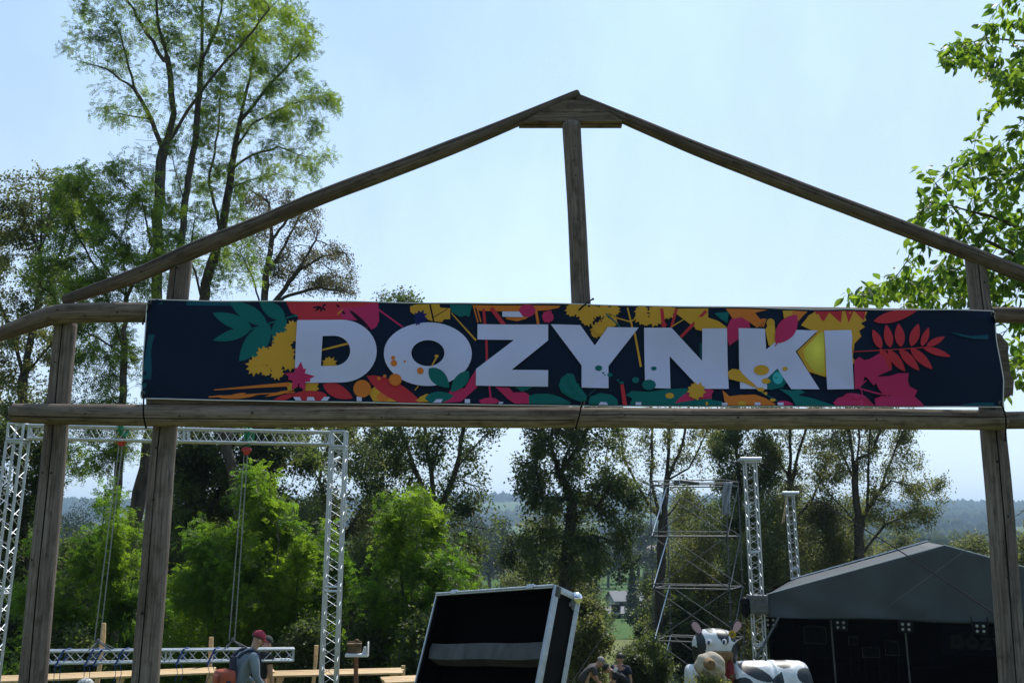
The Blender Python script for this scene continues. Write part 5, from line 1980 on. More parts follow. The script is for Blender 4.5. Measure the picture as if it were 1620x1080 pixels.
b.build('notice', M['white_edge'], sg)

# ------------------------------------------------------------ flight case
ca = (-0.25421809 - .105, -0.0926, -0.857)
Rm = (Matrix.Rotation(ca[2], 3, 'Z') @ Matrix.Rotation(ca[0], 3, 'X') @ Matrix.Rotation(ca[1], 3, 'Y'))
B0 = at(880, 925, 10)
CW, CD, CH = 1.876, .356, 2.05
X3, Y3, Z3 = Rm.col[0], Rm.col[1], Rm.col[2]
while (B0 - Z3 * CH).z < ground(B0.x, B0.y) + .02 and CH > 1.2:
    CH -= .02
case = empty('flight_case', B0 - Z3 * CH, 'open black flight case with aluminium edges tilted back on its end', 'flight case')


def cp(x, y, z):
    """x from the right edge leftwards (-), y into the case, z down (-) from the top"""
    return B0 + X3 * x + Y3 * y + Z3 * z


def cbox(b, x0, x1, y0, y1, z0, z1, mi=0, bev=0.0):
    b.box(cp((x0 + x1) / 2, (y0 + y1) / 2, (z0 + z1) / 2), (abs(x1 - x0), abs(y1 - y0), abs(z1 - z0)), Rm, mi, bev)


b = MB()
cbox(b, -.01, -.02, .01, CD - .01, -.01, -CH + .01)
cbox(b, -CW + .01, -CW + .02, .01, CD - .01, -.01, -CH + .01)
cbox(b, -.02, -CW + .02, .01, CD - .01, -.01, -.02)
cbox(b, -.02, -CW + .02, .01, CD - .01, -CH + .01, -CH + .02)
cbox(b, -.02, -CW + .02, CD - .02, CD - .01, -.02, -CH + .02)
b.build('shell', M['black'], case, smooth=False)
b = MB()
cbox(b, -.022, -CW + .022, CD - .06, CD - .022, -.022, -CH + .022)
cbox(b, -.022, -.05, .03, CD - .062, -.022, -CH + .022)
cbox(b, -CW + .022, -CW + .05, .03, CD - .062, -.022, -CH + .022)
cbox(b, -.052, -CW + .052, .03, CD - .062, -.022, -.05)
b.build('lining', M['felt'], case, smooth=False)
b = MB()
# foam strip across the case, sagging and creased
nx = 60
V = []
for i in range(nx + 1):
    x = -.052 - (CW - .104) * i / nx
    s = i / nx
    sag = .012 * math.sin(math.pi * s) + .006 * math.sin(s * 9)
    for (y, z) in ((.06, -.53 - sag), (.055 + .008 * math.sin(s * 23) + .010 * mnoise.noise(Vector((s * 16, 1, 1))), -.60 - sag), (.06, -.69 - sag * 1.4), (.22, -.72 - sag), (.22, -.53 - sag)):
        V.append(cp(x, y, z))
Fc = []
for i in range(nx):
    for k in range(5):
        k2 = (k + 1) % 5
        Fc.append((i * 5 + k, i * 5 + k2, (i + 1) * 5 + k2, (i + 1) * 5 + k))
b.add(V, Fc)
b.build('foam_pad', M['foam'], case, angle=35)
# aluminium edges
for nm, q in (('edge_profile', [(0.004, -.03, -.006, .0, -.0, -CH), (.004, .0, -.004, .055, 0, -CH)]),
              ('edge_profile', [(.004, -.001, CD - .06, CD + .004, 0, -CH)]),
              ('edge_profile', [(-CW - .004, -CW + .014, -.006, .03, 0, -CH)]),
              ('edge_profile', [(-.03, -CW + .014, -.006, .0, .004, -.028), (-.0, -CW, .0, CD * .99, .0, .004)]),
              ('edge_profile', [(.004, -.001, .055, CD - .06, .004, -.06)])):
    b = MB()
    for (x0, x1, y0, y1, z0, z1) in q:
        cbox(b, x0, x1, y0, y1, z0, z1, 0, .0015)
    # raised beads along the extrusion
    if len(q) == 1 and q[0][2] == CD - .06:
        for k in range(3):
            b.tube([cp(.0055, CD - .05 + k * .02, 0), cp(.0055, CD - .05 + k * .02, -CH)], .0025, 5)
    if len(q) == 2 and q[0][5] == -CH:
        for k in range(2):
            b.tube([cp(.0055, .012 + k * .028, 0), cp(.0055, .012 + k * .028, -CH)], .0025, 5)
            b.tube([cp(-.008 - k * .013, -.007, 0), cp(-.008 - k * .013, -.007, -CH)], .0022, 5)
    b.build(nm, M['alu'], case, angle=30)
b = MB()
b.tube([cp(-.03, -.012, -.004), cp(-CW + .01, -.012, -.004)], .011, 8)
b.tube([cp(-.03, -.016, -.026), cp(-CW + .01, -.016, -.026)], .006, 8)
for x in (-.35, -1.55):
    b.box(cp(x, -.012, -.004), (.10, .035, .05), Rm, bevel=.006)
b.build('hinge_strip', M['alu'], case)
b = MB()
z = -.16
while z > -CH:
    for (x, y) in ((.005, .018), (.005, .042), (.005, CD - .045), (.005, CD - .012)):
        b.ell(cp(x, y, z), (.004, .004, .004), Rm, 8, 5)
    b.ell(cp(-.015, -.007, z + .04), (.004, .004, .004), Rm, 8, 5)
    z -= .13
b.build('rivets', M['galv'], case)
ball = MB()
ball.ell(cp(-.01, CD - .045, -.03), (.062, .062, .062), Rm, 20, 12)
ball.build('ball_corner', mat('polished_steel', (.75, .77, .8, 1), .12, 1.0), case)
b = MB()
for (y, z, r) in ((.03, -.03, .028), (.03, -.085, .022), (CD - .10, -.09, .032), (CD - .13, -.12, .02), (CD - .085, -.14, .02)):
    b.tube([cp(.004, y, z), cp(.011, y, z)], r, 14)
    b.tube([cp(.011, y, z), cp(.015, y, z)], r * .3, 8)
b.box(cp(.008, .035, -.055), (.006, .065, .10), Rm, bevel=.002)
b.build('corner_plate', M['galv'], case)


# ------------------------------------------------------------ masts, scaffold
def mast(name, label, top, bot, Y, w, fl):
    a = at(*top, Y)
    g = to_ground(*top, Y, *bot)
    root = empty(name, g, label, 'lattice mast', 'lattice masts by the stage')
    d = (a - g).normalized()
    b = MB()
    L = (a - g).length
    # in sections
    k = max(2, int(L / 2.0))
    for i in range(k):
        p, q = g + d * (L * i / k + .004), g + d * (L * (i + 1) / k - .004)
        truss_mb(b, p, q, w, r=.02, bay=w * 1.1, rungs=False)
    b.build('mast_truss', M['alu'], root)
    b = MB()
    b.box(a + d * .05, (fl, fl * .8, .06), bevel=.015)
    b.tube([a + Vector((-fl / 2, -fl * .3, .08)), a + Vector((fl / 2, -fl * .3, .08))], .035, 10)
    b.box(a + d * .0, (w * 1.15, w * 1.15, .05))
    b.build('head_block', M['alu'], root)
    b = MB()
    b.box(g + Vector((0, 0, .03)), (.9, .9, .06), bevel=.01)
    for s in (-1, 1):
        for t in (-1, 1):
            b.tube([g + Vector((s * .14, t * .14, .5)), g + Vector((s * .7, t * .7, .08))], .03, 8)
    b.build('base', M['galv'], root)
    return root, a, g


m1, a1, g1 = mast('lattice_mast', 'tall lattice mast at the left corner of the stage', (1186, 731), (1203, 1050), 24, .29, .50)
m2, a2, g2 = mast('lattice_mast', 'shorter lattice mast rising behind the left roof slope', (1249, 783), (1259, 925), 32, .26, .52)
b = MB()
sl = at(1198, 955, 23.98)
b.box(sl, (.42, .42, .42), bevel=.02)
for z in (-.14, .0, .14):
    b.box(sl + Vector((0, -.22, z)), (.30, .03, .05), bevel=.008)
b.build('sleeve_block', M['galv'], m1)
b = MB()
mo = at(1178, 952, 23.9)
b.ell(mo, (.11, .12, .12), None, 14, 8)
b.ell(mo + Vector((.01, -.02, -.2)), (.10, .10, .15), None, 14, 8)
b.build('winch_motor', M['black'], m1)
b = MB()
b.tube([a2 + Vector((-.12, -.15, 0)), at(1240, 825, 31.8)], .014, 6)
b.tube([a2 + Vector((-.12, -.15, 0)), at(1237, 828, 31.8)], .014, 6)
b.build('stay_rope', M['plank'], m2)

SF0, SF1, SB0 = at(1032, 900, 28.5), at(1153, 900, 27.9), at(1058, 900, 30.0)
g0 = ground(SF0.x, SF0.y)
ufx = Vector((SF1.x - SF0.x, SF1.y - SF0.y, 0))
uby = Vector((SB0.x - SF0.x, SB0.y - SF0.y, 0))
O = Vector((SF0.x, SF0.y, 0))
scf = empty('scaffold_tower', Vector((O.x, O.y, g0)), 'bare steel scaffold tower behind the painted cow', 'scaffold')
lv = [at(1032, py, 28.5).z for py in (1097, 1013, 930, 848, 767)]
zt = lv[-1] + .15


def cor(i, j):
    return O + ufx * i + uby * j


for i in (0, 1):
    for j in (0, 1):
        b = MB()
        c = cor(i, j)
        gz = ground(c.x, c.y)
        b.tube([Vector((c.x, c.y, gz)), Vector((c.x, c.y, zt))], .017, 8)
        z = gz + .3
        while z < zt:
            b.tube([Vector((c.x, c.y, z - .012)), Vector((c.x, c.y, z + .012))], .05, 8)
            z += .5
        b.build('standard', M['galv'], scf)
for z in lv:
    for (p, q) in (((0, 0), (1, 0)), ((0, 1), (1, 1)), ((0, 0), (0, 1)), ((1, 0), (1, 1))):
        b = MB()
        A, B_ = cor(*p), cor(*q)
        b.tube([Vector((A.x, A.y, z)), Vector((B_.x, B_.y, z))], .02, 8)
        if p[1] == 0 and q == (1, 0) or z == lv[-1]:
            b.tube([Vector((A.x, A.y, z + .12)), Vector((B_.x, B_.y, z + .12))], .015, 8)
        b.build('ledger', M['galv'], scf)
for k in range(len(lv) - 1):
    z0, z1 = lv[k], lv[k + 1]
    for (p, q) in (((0, 1), (0, 0)), ((0, 0), (1, 0)), ((1, 0), (0, 0)), ((1, 1), (1, 0)), ((0, 1), (1, 1))):
        b = MB()
        A, B_ = cor(*p), cor(*q)
        b.tube([Vector((A.x, A.y - .03, z1)), Vector((B_.x, B_.y - .03, z0))], .017 if q == (0, 0) and p == (0, 1) else .013, 8)
        b.build('brace', M['alu'] if q == (0, 0) and p == (0, 1) else M['galv'], scf)
b = MB()
n = 14
for i in range(n + 1):
    for j in range(6):
        z = zt - .1 - .9 * i / n
        c = cor(1, 0) + Vector((-.04 + .045 * j - .10 * math.sin(i / n * 2), -.06 + .05 * math.sin(j * 2.2 + i * .5), 0))
        b.v.append((c.x, c.y, z))
for i in range(n):
    for j in range(5):
        b.f.append((i * 6 + j, i * 6 + j + 1, (i + 1) * 6 + j + 1, (i + 1) * 6 + j))
        b.m.append(0)
        b.uv.append([(0, 0)] * 4)
ob = b.build('hanging_cloth', mat('pale_cloth', (.30, .32, .36, 1), .8, nscale=4, namt=.2), None)
ob.modifiers.new('s', 'SOLIDIFY').thickness = .008
tag(ob, 'pale cloth hanging from the upper right corner of the scaffold', 'cloth')
b = MB()
b.box(cor(.35, 0) + Vector((0, -.08, lv[-1] + .06)), (.16, .1, .14), bevel=.02)
b.tube([cor(.35, 0) + Vector((.1, -.08, lv[-1] + .1)), cor(.6, 0) + Vector((.1, -.08, lv[-1] + .02))], .05, 8)
ob = b.build('spotlight', M['galv'], None)
tag(ob, 'small grey lamp clamped on the top rail of the scaffold', 'lamp')

# ------------------------------------------------------------ stage
FL = Vector((at(1213, 940, 24).x, 24, 0))
U = Vector((.94, -.335, 0)).normalized()
Vv = Vector((.335, .94, 0)).normalized()
HW = 3.92
DEP = 7.4
ZE = at(1213, 940, 24).z
ZV = at(1213, 975, 24).z
ZR = at(1487, 862.5, (FL + U * HW).y).z
SG = ground(FL.x + 3, FL.y)


def sp(u, v, z):
    q = FL + U * u + Vv * v
    return Vector((q.x, q.y, z))


stage = empty('stage', sp(HW, 0, SG), 'outdoor stage under a grey gabled tarpaulin roof', 'stage')
b = MB()
ZB = ZR - .02
nn = 24
for side in (0, 1):
    for i in range(nn + 1):
        for j in range(15):
            s = j / 14
            u = HW * s if side == 0 else 2 * HW - HW * s
            v = DEP * i / nn
            z = lerp(ZE, ZR, s) - .03 * math.sin(math.pi * s) * (1 - abs(math.cos(v / DEP * math.pi * 3)) * .6)
            b.v.append(tuple(sp(u, v, z)))
    o = side * (nn + 1) * 15
    for i in range(nn):
        for j in range(14):
            b.f.append((o + i * 15 + j, o + i * 15 + j + 1, o + (i + 1) * 15 + j + 1, o + (i + 1) * 15 + j))
            b.m.append(0)
            b.uv.append([(0, 0)] * 4)
ob = b.build('roof_cover', M['tarp'], stage)
ob.modifiers.new('s', 'SOLIDIFY').thickness = .01
# front gable sheet with a soft valance
b = MB()
NX, NZ = 120, 26
for i in range(NX + 1):
    u = 2 * HW * i / NX
    zt_ = lerp(ZE, ZR, 1 - abs(u - HW) / HW)
    for j in range(NZ + 1):
        t = j / NZ
        z = lerp(zt_, ZV, t)
        fz = max(0, min(1, (ZE + .05 - z) / .5))
        f = .035 * mnoise.noise(Vector((u * 1.4 + z * 1.5, z * 1.0, 3))) * (.4 + fz) + .03 * fz * math.sin(u * 3.1 + z * 5) + .018 * fz * mnoise.noise(Vector((u * 4 - z * 4, z * 3, 1)))
        hz = -.02 * fz * math.sin(u * 2.0)
        b.v.append(tuple(sp(u, -.03 + f, z + hz * t)))
for i in range(NX):
    for j in range(NZ):
        b.f.append((i * (NZ + 1) + j, (i + 1) * (NZ + 1) + j, (i + 1) * (NZ + 1) + j + 1, i * (NZ + 1) + j + 1))
        b.m.append(0)
        b.uv.append([(0, 0)] * 4)
ob = b.build('gable_sheet', M['tarp'], stage)
ob.modifiers.new('s', 'SOLIDIFY').thickness = .006
b = MB()
b.tube([sp(0, -.03, ZE + .01), sp(HW, -.03, ZR + .015), sp(2 * HW, -.03, ZE + .01)], .012, 6)
b.build('piping', M['white_edge'], stage)
b = MB()
b.tube([sp(0, DEP, ZE + .02), sp(HW, DEP, ZR + .03)], .03, 6)
b.build('piping', M['white_edge'], stage)
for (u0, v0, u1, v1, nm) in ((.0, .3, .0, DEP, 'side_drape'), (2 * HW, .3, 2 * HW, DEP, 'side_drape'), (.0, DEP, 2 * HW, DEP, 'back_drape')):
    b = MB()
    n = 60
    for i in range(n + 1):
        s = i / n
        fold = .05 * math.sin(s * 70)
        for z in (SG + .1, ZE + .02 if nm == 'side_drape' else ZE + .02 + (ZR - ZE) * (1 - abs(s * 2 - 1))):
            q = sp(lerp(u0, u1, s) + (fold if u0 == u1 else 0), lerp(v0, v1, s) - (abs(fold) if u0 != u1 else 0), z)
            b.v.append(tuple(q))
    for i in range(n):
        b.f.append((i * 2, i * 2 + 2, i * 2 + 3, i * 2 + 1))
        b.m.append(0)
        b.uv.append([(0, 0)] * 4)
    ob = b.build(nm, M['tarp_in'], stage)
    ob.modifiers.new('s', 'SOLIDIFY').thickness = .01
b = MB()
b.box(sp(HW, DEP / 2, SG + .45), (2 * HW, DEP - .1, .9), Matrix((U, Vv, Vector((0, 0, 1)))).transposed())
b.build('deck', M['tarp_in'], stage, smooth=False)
b = MB()
truss_mb(b, sp(.2, .35, ZV + .1), sp(2 * HW - .2, .35, ZV + .1), .29, rungs=False)
b.build('front_truss', M['black'], stage)
for u in (1.42, 3.02, 2 * HW - .15):
    b = MB()
    b.tube([sp(u, .5, SG + .9), sp(u - .04, .5, ZV - .02)], .022, 8)
    b.build('leg', M['galv'], stage)
SR = Matrix((U, Vv, Vector((0, 0, 1)))).transposed()
M['lens'] = mat('reflector_glass', (.40, .40, .39, 1), .2, .3)
for i, (px, py) in enumerate(((1219, 984), (1330, 988), (1433, 991), (1551, 994))):
    # blinder hung under the front truss
    Y = 24 - .355 * (px - 1213) / 65.5 * .95
    c = at(px, py, Y + .1)
    root = empty('blinder_lamp', c, ['four bulb blinder lamp at the left corner of the stage mouth', 'four bulb blinder lamp above the first thin stage pole', 'four bulb blinder lamp below the roof peak', 'four bulb blinder lamp nearest the right gate post'][i], 'stage lamp', 'blinder lamps under the stage roof')
    b = MB()
    b.box(c + Vv * .07, (.30, .12, .27), SR, bevel=.015)
    for s in (-1, 1):
        b.tube([c + U * .16 * s + Vv * .07, c + U * .16 * s + Vv * .07 + Vector((0, 0, .25))], .012, 6)
    b.build('housing', M['black'], root)
    for sx in (-1, 1):
        for sz in (-1, 1):
            b = MB()
            d = c + U * .065 * sx + Vector((0, 0, .055 * sz))
            b.ell(d + Vv * .0, (.032, .02, .032), SR, 12, 8)
            b.build('bulb', M['lens'], root)
for i, (px, py, w, h, Y) in enumerate(((1378, 1030, .42, .24, 27), (1411, 1024, .33, .33, 27), (1290, 1003, .55, .42, 27.5), (1350, 1012, .24, .20, 28))):
    c = at(px, py, Y)
    root = empty('equipment_case', c - Vector((0, 0, h / 2)), ['low black amplifier with a thin pale rim deep on the stage', 'square black case with a pale frame deep on the stage', 'black rack with pale edges at the left of the stage', 'small black case standing behind the amplifiers'][i], 'equipment case', 'equipment on the stage')
    b = MB()
    b.box(c, (w, .4, h), SR, bevel=.01)
    b.build('body', M['black'], root)
    b = MB()
    q = [c + U * sx * w / 2 + Vector((0, 0, sz * h / 2)) - Vv * .205 for sx, sz in ((-1, -1), (1, -1), (1, 1), (-1, 1))]
    for k in range(4):
        b.tube([q[k], q[(k + 1) % 4]], .01, 6)
    b.build('edge_frame', M['bark'], root)
    b = MB()
    zb = c.z - h / 2
    for s in (-1, 1):
        b.tube([c + U * s * w * .4 + Vector((0, 0, -h / 2)), Vector(((c + U * s * w * .4).x, (c + U * s * w * .4).y, SG + .9))], .015, 6)
    b.build('stand', M['black'], root)
# dim second banner on the backdrop
bb = empty('stage_banner', sp(5.3, DEP - .25, -1.0), 'dim dark banner with big pale letters at the back of the stage', 'banner')
b = MB()
z0 = at(1510, 1020, 28.5).z
us = lambda px: (px - 1440) / 150 * 2.75 + 3.9
Q = [sp(us(1450), DEP - .22, z0 - .35), sp(us(1600), DEP - .22, z0 - .35), sp(us(1600), DEP - .22, z0 + .45), sp(us(1450), DEP - .22, z0 + .45)]
b.add(Q + [q + Vv * .01 for q in Q], [(0, 1, 2, 3), (7, 6, 5, 4), (0, 4, 5, 1), (1, 5, 6, 2), (2, 6, 7, 3), (3, 7, 4, 0)])
b.build('sheet', BC['navy'], bb, smooth=False)
b = MB()
for loops in LET[:9]:
    fl = [q for l in loops for q in l]
    tr = tessellate_polygon([[Vector((q[0], q[1], 0)) for q in l] for l in loops])
    vs = [sp(us(1463 + (q[0] - 466) * .142), DEP - .226, z0 - (q[1] - 560) / 48 * .17 * 1.0) for q in fl]
    b.add(vs, [tuple(t) for t in tr])
b.build('lettering', mat('dim_grey_print', (.10, .10, .115, 1), .8), bb, smooth=False)
# brace tube and ropes
b = MB()
b.tube([at(1232, 976, 23.7), at(1200, 1035, 23.7), to_ground(1232, 976, 23.7, 1200, 1035)], .026, 8)
tag(b.build('prop_tube', M['galv'], None), 'slanting steel tube leaning at the left corner of the stage', 'tube')
for i, (pts, r, m, lab) in enumerate((([(1200, 732, 24), (1290, 790, 21), (1425, 872, 17), (1567, 966, 13.5), (1700, 1060, 11)], .010, 'cord', 'dark guy rope running down from the tall mast across the stage roof'),
                                     ([(1640, 795, 17), (1562, 845, 19), (1518, 877, 21), (1395, 966, 22.6)], .006, 'galv', 'thin pale guy rope crossing the right roof slope'),
                                     ([(985, 800, 25), (1035, 880, 27)], .001, 'cord', ''))):
    if not lab:
        continue
    b = MB()
    pp, _ = smooth_path([at(x, y, Y) for x, y, Y in pts], .4)
    b.tube(pp, r, 6)
    tag(b.build('guy_rope', M[m], None), lab, 'rope')
b = MB()
b.tube([to_ground(1000, 925, 25, 905, 1075, .0), at(1020, 905, 27)], .006, 6)
tag(b.build('guy_rope', M['galv'], None), 'pale guy rope slanting up from the workers to the scaffold', 'rope')


# ------------------------------------------------------------ painted cow of round bales
M['bale'] = mat('white_bale_wrap', (.60, .62, .64, 1), .42, nscale=4, namt=.16, bump=1.0, spec=.5)
M['spot'] = mat('black_spot', (.008, .012, .016, 1), .45)
M['straw'] = mat('straw', (.26, .16, .07, 1), .9, nscale=30, namt=.6, bump=1.0, stretch=(1, 1, 6))
M['ear'] = mat('pink_ear', (.50, .33, .38, 1), .7)
M['scarf'] = mat('dark_red_cloth', (.16, .012, .02, 1), .8, nscale=9, namt=.3, bump=.5)
M['skincol'] = mat('skin', (.42, .24, .17, 1), .55, nscale=14, namt=.12)
M['cream'] = mat('cream_sacking', (.42, .35, .27, 1), .9, nscale=9, namt=.3, bump=.9)


def patchify(o, test, mi=1):
    for p in o.data.polygons:
        if test(p.center):
            p.material_index = mi


CY = 21.0
hc = at(1131, 1026, CY)
cow = empty('cow_figure', Vector((hc.x + .6, CY, ground(hc.x, CY))), 'black spotted white cow figure made of wrapped round bales', 'cow figure')
b = MB()
SC = CY / F
Ry = Matrix.Rotation(RAD(-12), 3, 'Z')
b.ell(hc, (35.5 * SC, 32 * SC, 31 * SC), Ry, 180, 120, fn=lambda d: (abs(d.x) ** 2.6 + abs(d.y) ** 2.6 + abs(d.z) ** 2.6) ** (-1 / 2.6) * .97)
ho = b.build('head', [M['bale'], M['spot']], cow)
inv = wm(cow)


def headtest(c):
    w_ = inv @ c
    X, Z = (w_.x - hc.x) / (36 * SC), (w_.z - hc.z) / (31 * SC)
    if w_.y - hc.y > .12 * 1:
        X2 = X
        return (X2 + .5) ** 2 + (Z - .3) ** 2 < .1
    n = .05 * mnoise.noise(Vector((X * 4, Z * 4, 0)))
    r = lambda cx, cz, rx, rz: ((X - cx) / rx) ** 2 + ((Z - cz) / rz) ** 2 < 1 + n * 4
    return (r(.22, .80, .25, .34) or r(.28, .50, .16, .20) or r(-.68, .30, .17, .62) or r(-.52, -.35, .26, .24) or r(.86, -.15, .36, .55) or r(.7, .55, .16, .14) or r(-.92, -.2, .13, .4) or r(-.25, .95, .14, .12))


patchify(ho, headtest)
b = MB()
bc = at(1215, 1086, CY + .1)
ax = Vector((1, .12, 0)).normalized()
n = 200
prof = [(-.80, .0), (-.80, .38), (-.79, .46), (-.74, .50), (-.5, .515), (-.06, .52), (-.03, .505), (0, .50), (.03, .505), (.06, .52), (.5, .51), (.68, .50), (.76, .47), (.80, .40), (.82, .30), (.82, 0)]
prof2 = []
for (a_, c_) in zip(prof[:-1], prof[1:]):
    m_ = max(2, int((abs(c_[0] - a_[0]) + abs(c_[1] - a_[1])) / .016))
    for k in range(m_):
        prof2.append((lerp(a_[0], c_[0], k / m_), lerp(a_[1], c_[1], k / m_)))
prof2.append(prof[-1])
side = Vector((-ax.y, ax.x, 0))
vs = []
for (x, r) in prof2:
    for k in range(n):
        t = 2 * math.pi * k / n
        rr = r * (1 + .012 * mnoise.noise(Vector((x * 5, math.cos(t) * 3, math.sin(t) * 3))))
        vs.append(bc + ax * x + side * (rr * math.cos(t)) + Vector((0, 0, rr * math.sin(t))))
fs = [(i * n + k, i * n + (k + 1) % n, (i + 1) * n + (k + 1) % n, (i + 1) * n + k) for i in range(len(prof2) - 1) for k in range(n)]
b.add(vs, fs)
bo = b.build('body', [M['bale'], M['spot']], cow)


def bodytest(c):
    w_ = inv @ c
    d = w_ - bc
    x, h = d.dot(ax), d.z
    fr_ = d.dot(side) < .1
    r = lambda cx, cz, rx, rz, rot=0: (((x - cx) * math.cos(rot) + (h - cz) * math.sin(rot)) / rx) ** 2 + ((-(x - cx) * math.sin(rot) + (h - cz) * math.cos(rot)) / rz) ** 2 < 1
    if not fr_:
        return (x * 3.1) % 1.0 < .3 and (h * 2.3) % 1 < .4
    return (r(-.38, .33, .33, .11, -.42) or r(-.66, .12, .18, .14) or (-.10 < x < .16 and -.1 < h < .26 + x * .6 and x > -.10 + (.25 - h) * -.1) or r(.26, .47, .16, .07) or r(.67, .25, .22, .15, -.1) or r(.2, -.3, .3, .12))


patchify(bo, bodytest)
b = MB()
fl_ = at(1098, 1082, CY - .1)
b.ell(fl_, (.17, .3, .38), None, 32, 20, fn=lambda d: (abs(d.x) ** 4 + abs(d.y) ** 4 + abs(d.z) ** 4) ** (-1 / 4))
b.build('front_leg', M['bale'], cow)
for (bx, by, tx, ty) in ((1112, 1006, 1096, 984), (1159, 1003, 1170, 983)):
    e0, e1 = at(bx, by, CY - .1), at(tx, ty, CY - .1)
    d = (e1 - e0)
    L = d.length
    d.normalize()
    sd_ = d.cross(Vector((0, 1, 0))).normalized()
    pr = []
    for k in range(24):
        t = 2 * math.pi * k / 24
        yy = (1 - math.cos(t)) / 2
        w_ = .115 * math.sin(t) * (.45 + .55 * yy)
        pr.append((w_, yy * L * 1.12))
    for sc, off, m_, nm in ((1.0, .0, 'spot', 'ear'), (.80, -.03, 'ear', 'inner_ear')):
        b = MB()
        cen = e0 + d * L * .56
        pts = [(cen + (e0 + sd_ * x + d * y - cen) * sc) for x, y in pr]
        b.add([p + Vector((0, off, 0)) for p in pts] + [p + Vector((0, off + .028, 0)) for p in pts],
              [tuple(range(24)), tuple(range(24, 48))[::-1]] + [((i + 1) % 24, i, i + 24, (i + 1) % 24 + 24) for i in range(24)])
        o = b.build(nm, M[m_], cow, angle=30)
        if nm == 'ear':
            earo = o
        else:
            wmx = wm(cow) @ Matrix.Identity(4)
            o.parent = earo
for (ex, ey) in ((1122, 1016), (1146, 1015)):
    b = MB()
    b.ell(at(ex, ey, CY - 30 * SC), (.052, .03, .062), None, 14, 8)
    eo = b.build('eye', M['white_edge'], cow)
    b = MB()
    b.ell(at(ex - .8, ey, CY - 30 * SC - .022), (.026, .015, .045), None, 12, 8)
    b.build('pupil', mat('blue_paint', (.02, .05, .16, 1), .3), eo)
b = MB()
mz = at(1141, 1036, CY - 32 * SC)
b.box(mz + Vector((0, .0, .0)), (.46, .20, .17), bevel=.06)
b.box(mz + Vector((.06, .04, -.20)), (.22, .14, .30), bevel=.04)
for k in range(160):
    rg = random.Random(k)
    p = mz + Vector((rg.uniform(-.19, .19), -.08, rg.uniform(-.05, .07)))
    b.tube([p, p + Vector((rg.uniform(-.04, .04), -.02, rg.uniform(-.07, .03)))], .004, 3, caps=False)
b.build('straw_muzzle', M['straw'], cow)
b = MB()
fw = at(1158, 1003, CY - 22 * SC)
for k in range(12):
    a = k * math.pi / 6
    d = Vector((math.cos(a), -.1, math.sin(a)))
    b.ell(fw + d * .055, (.035, .012, .018), Matrix((d.normalized(), Vector((0, 1, 0)), d.cross(Vector((0, 1, 0))).normalized())).transposed(), 8, 5, 0)
b.ell(fw + Vector((0, -.015, 0)), (.03, .02, .03), None, 10, 6, 1)
b.build('flower', [BC['bright'], M['brownwood']], cow)
b = MB()
sc0 = at(1153, 1062, CY - .35)
b.ell(sc0, (.10, .18, .30), None, 24, 16, fn=lambda d: 1 + .08 * math.sin(d.x * 14 + d.z * 5))
b.build('scarf', M['scarf'], cow)
# the smaller sackcloth figure in front
SY = 19.6
fc = at(1123, 1053, SY)
fig = empty('straw_figure', Vector((fc.x, SY, ground(fc.x, SY))), 'cream sackcloth animal head with a brown snout below the cow head', 'straw figure')
b = MB()
b.ell(fc, (.29, .27, .27), None, 32, 20, fn=lambda d: 1 + .05 * math.sin(d.x * 5 + d.z * 7) - .05 * d.z)
b.build('head', M['cream'], fig)
b = MB()
s0 = at(1123, 1050, SY - .27)
b.tube([s0 + Vector((0, .14, 0)), s0 + Vector((0, -.04, 0)), s0 + Vector((0, -.10, 0))], [.115, .10, .085], 20)
b.tube([s0 + Vector((-.02, -.09, .01)), s0 + Vector((-.02, -.115, .01))], .06, 16, mi=1)
b.build('snout', [M['straw'], M['brownwood']], fig)
b = MB()
b.tube([fc + Vector((.03, .05, -.2)), fc + Vector((.04, .08, -.55)), Vector((fc.x + .04, SY + .1, ground(fc.x, SY)))], [.2, .27, .3], 20)
b.build('body', M['straw'], fig)
b = MB()
for s in (-1, 1):
    e = fc + Vector((s * .22, -.05, -.20))
    b.ell(e, (.09, .05, .06), Matrix.Rotation(s * .7, 3, 'Y'), 12, 8)
b.build('ear', M['cream'], fig)
rng = np.random.RandomState(3)
k = 500
c_ = np.array(at(1122, 1082, SY - .35)) + rng.normal(0, 1, (k, 3)) * [.20, .08, .09]
ax_ = norm(rng.normal(0, 1, (k, 3)))
sd2 = norm(np.cross(ax_, rng.normal(0, 1, (k, 3))))
o = quads_obj('corn_bunch', leaf_quads(c_, ax_, sd2, rng.uniform(.05, .13, k), rng.uniform(.02, .05, k)), LM['olive'], None, rng.rand(k))
tag(o, 'bunch of dry green leaves below the sackcloth head', 'plant', kind='stuff')


# ------------------------------------------------------------ people
def skin_obj(name, verts, edges, rad, m, parent, root=0, sub=2):
    me = bpy.data.meshes.new(name)
    me.from_pydata([tuple(v) for v in verts], edges, [])
    me.materials.append(m)
    o = bpy.data.objects.new(name, me)
    COL.objects.link(o)
    o.parent = parent
    sk = o.modifiers.new('skin', 'SKIN')
    sk.use_smooth_shade = True
    sk.branch_smoothing = .6
    lay_ = me.skin_vertices[0] if me.skin_vertices else None
    for i, r in enumerate(rad):
        r = r if isinstance(r, tuple) else (r, r)
        me.skin_vertices[0].data[i].radius = r
        me.skin_vertices[0].data[i].use_root = (i == root)
    s = o.modifiers.new('sub', 'SUBSURF')
    s.levels = s.render_levels = sub
    return o


def cloth(name, rgb, **k):
    return mat(name, rgb, .85, nscale=7, namt=.15, bump=.4, **k)


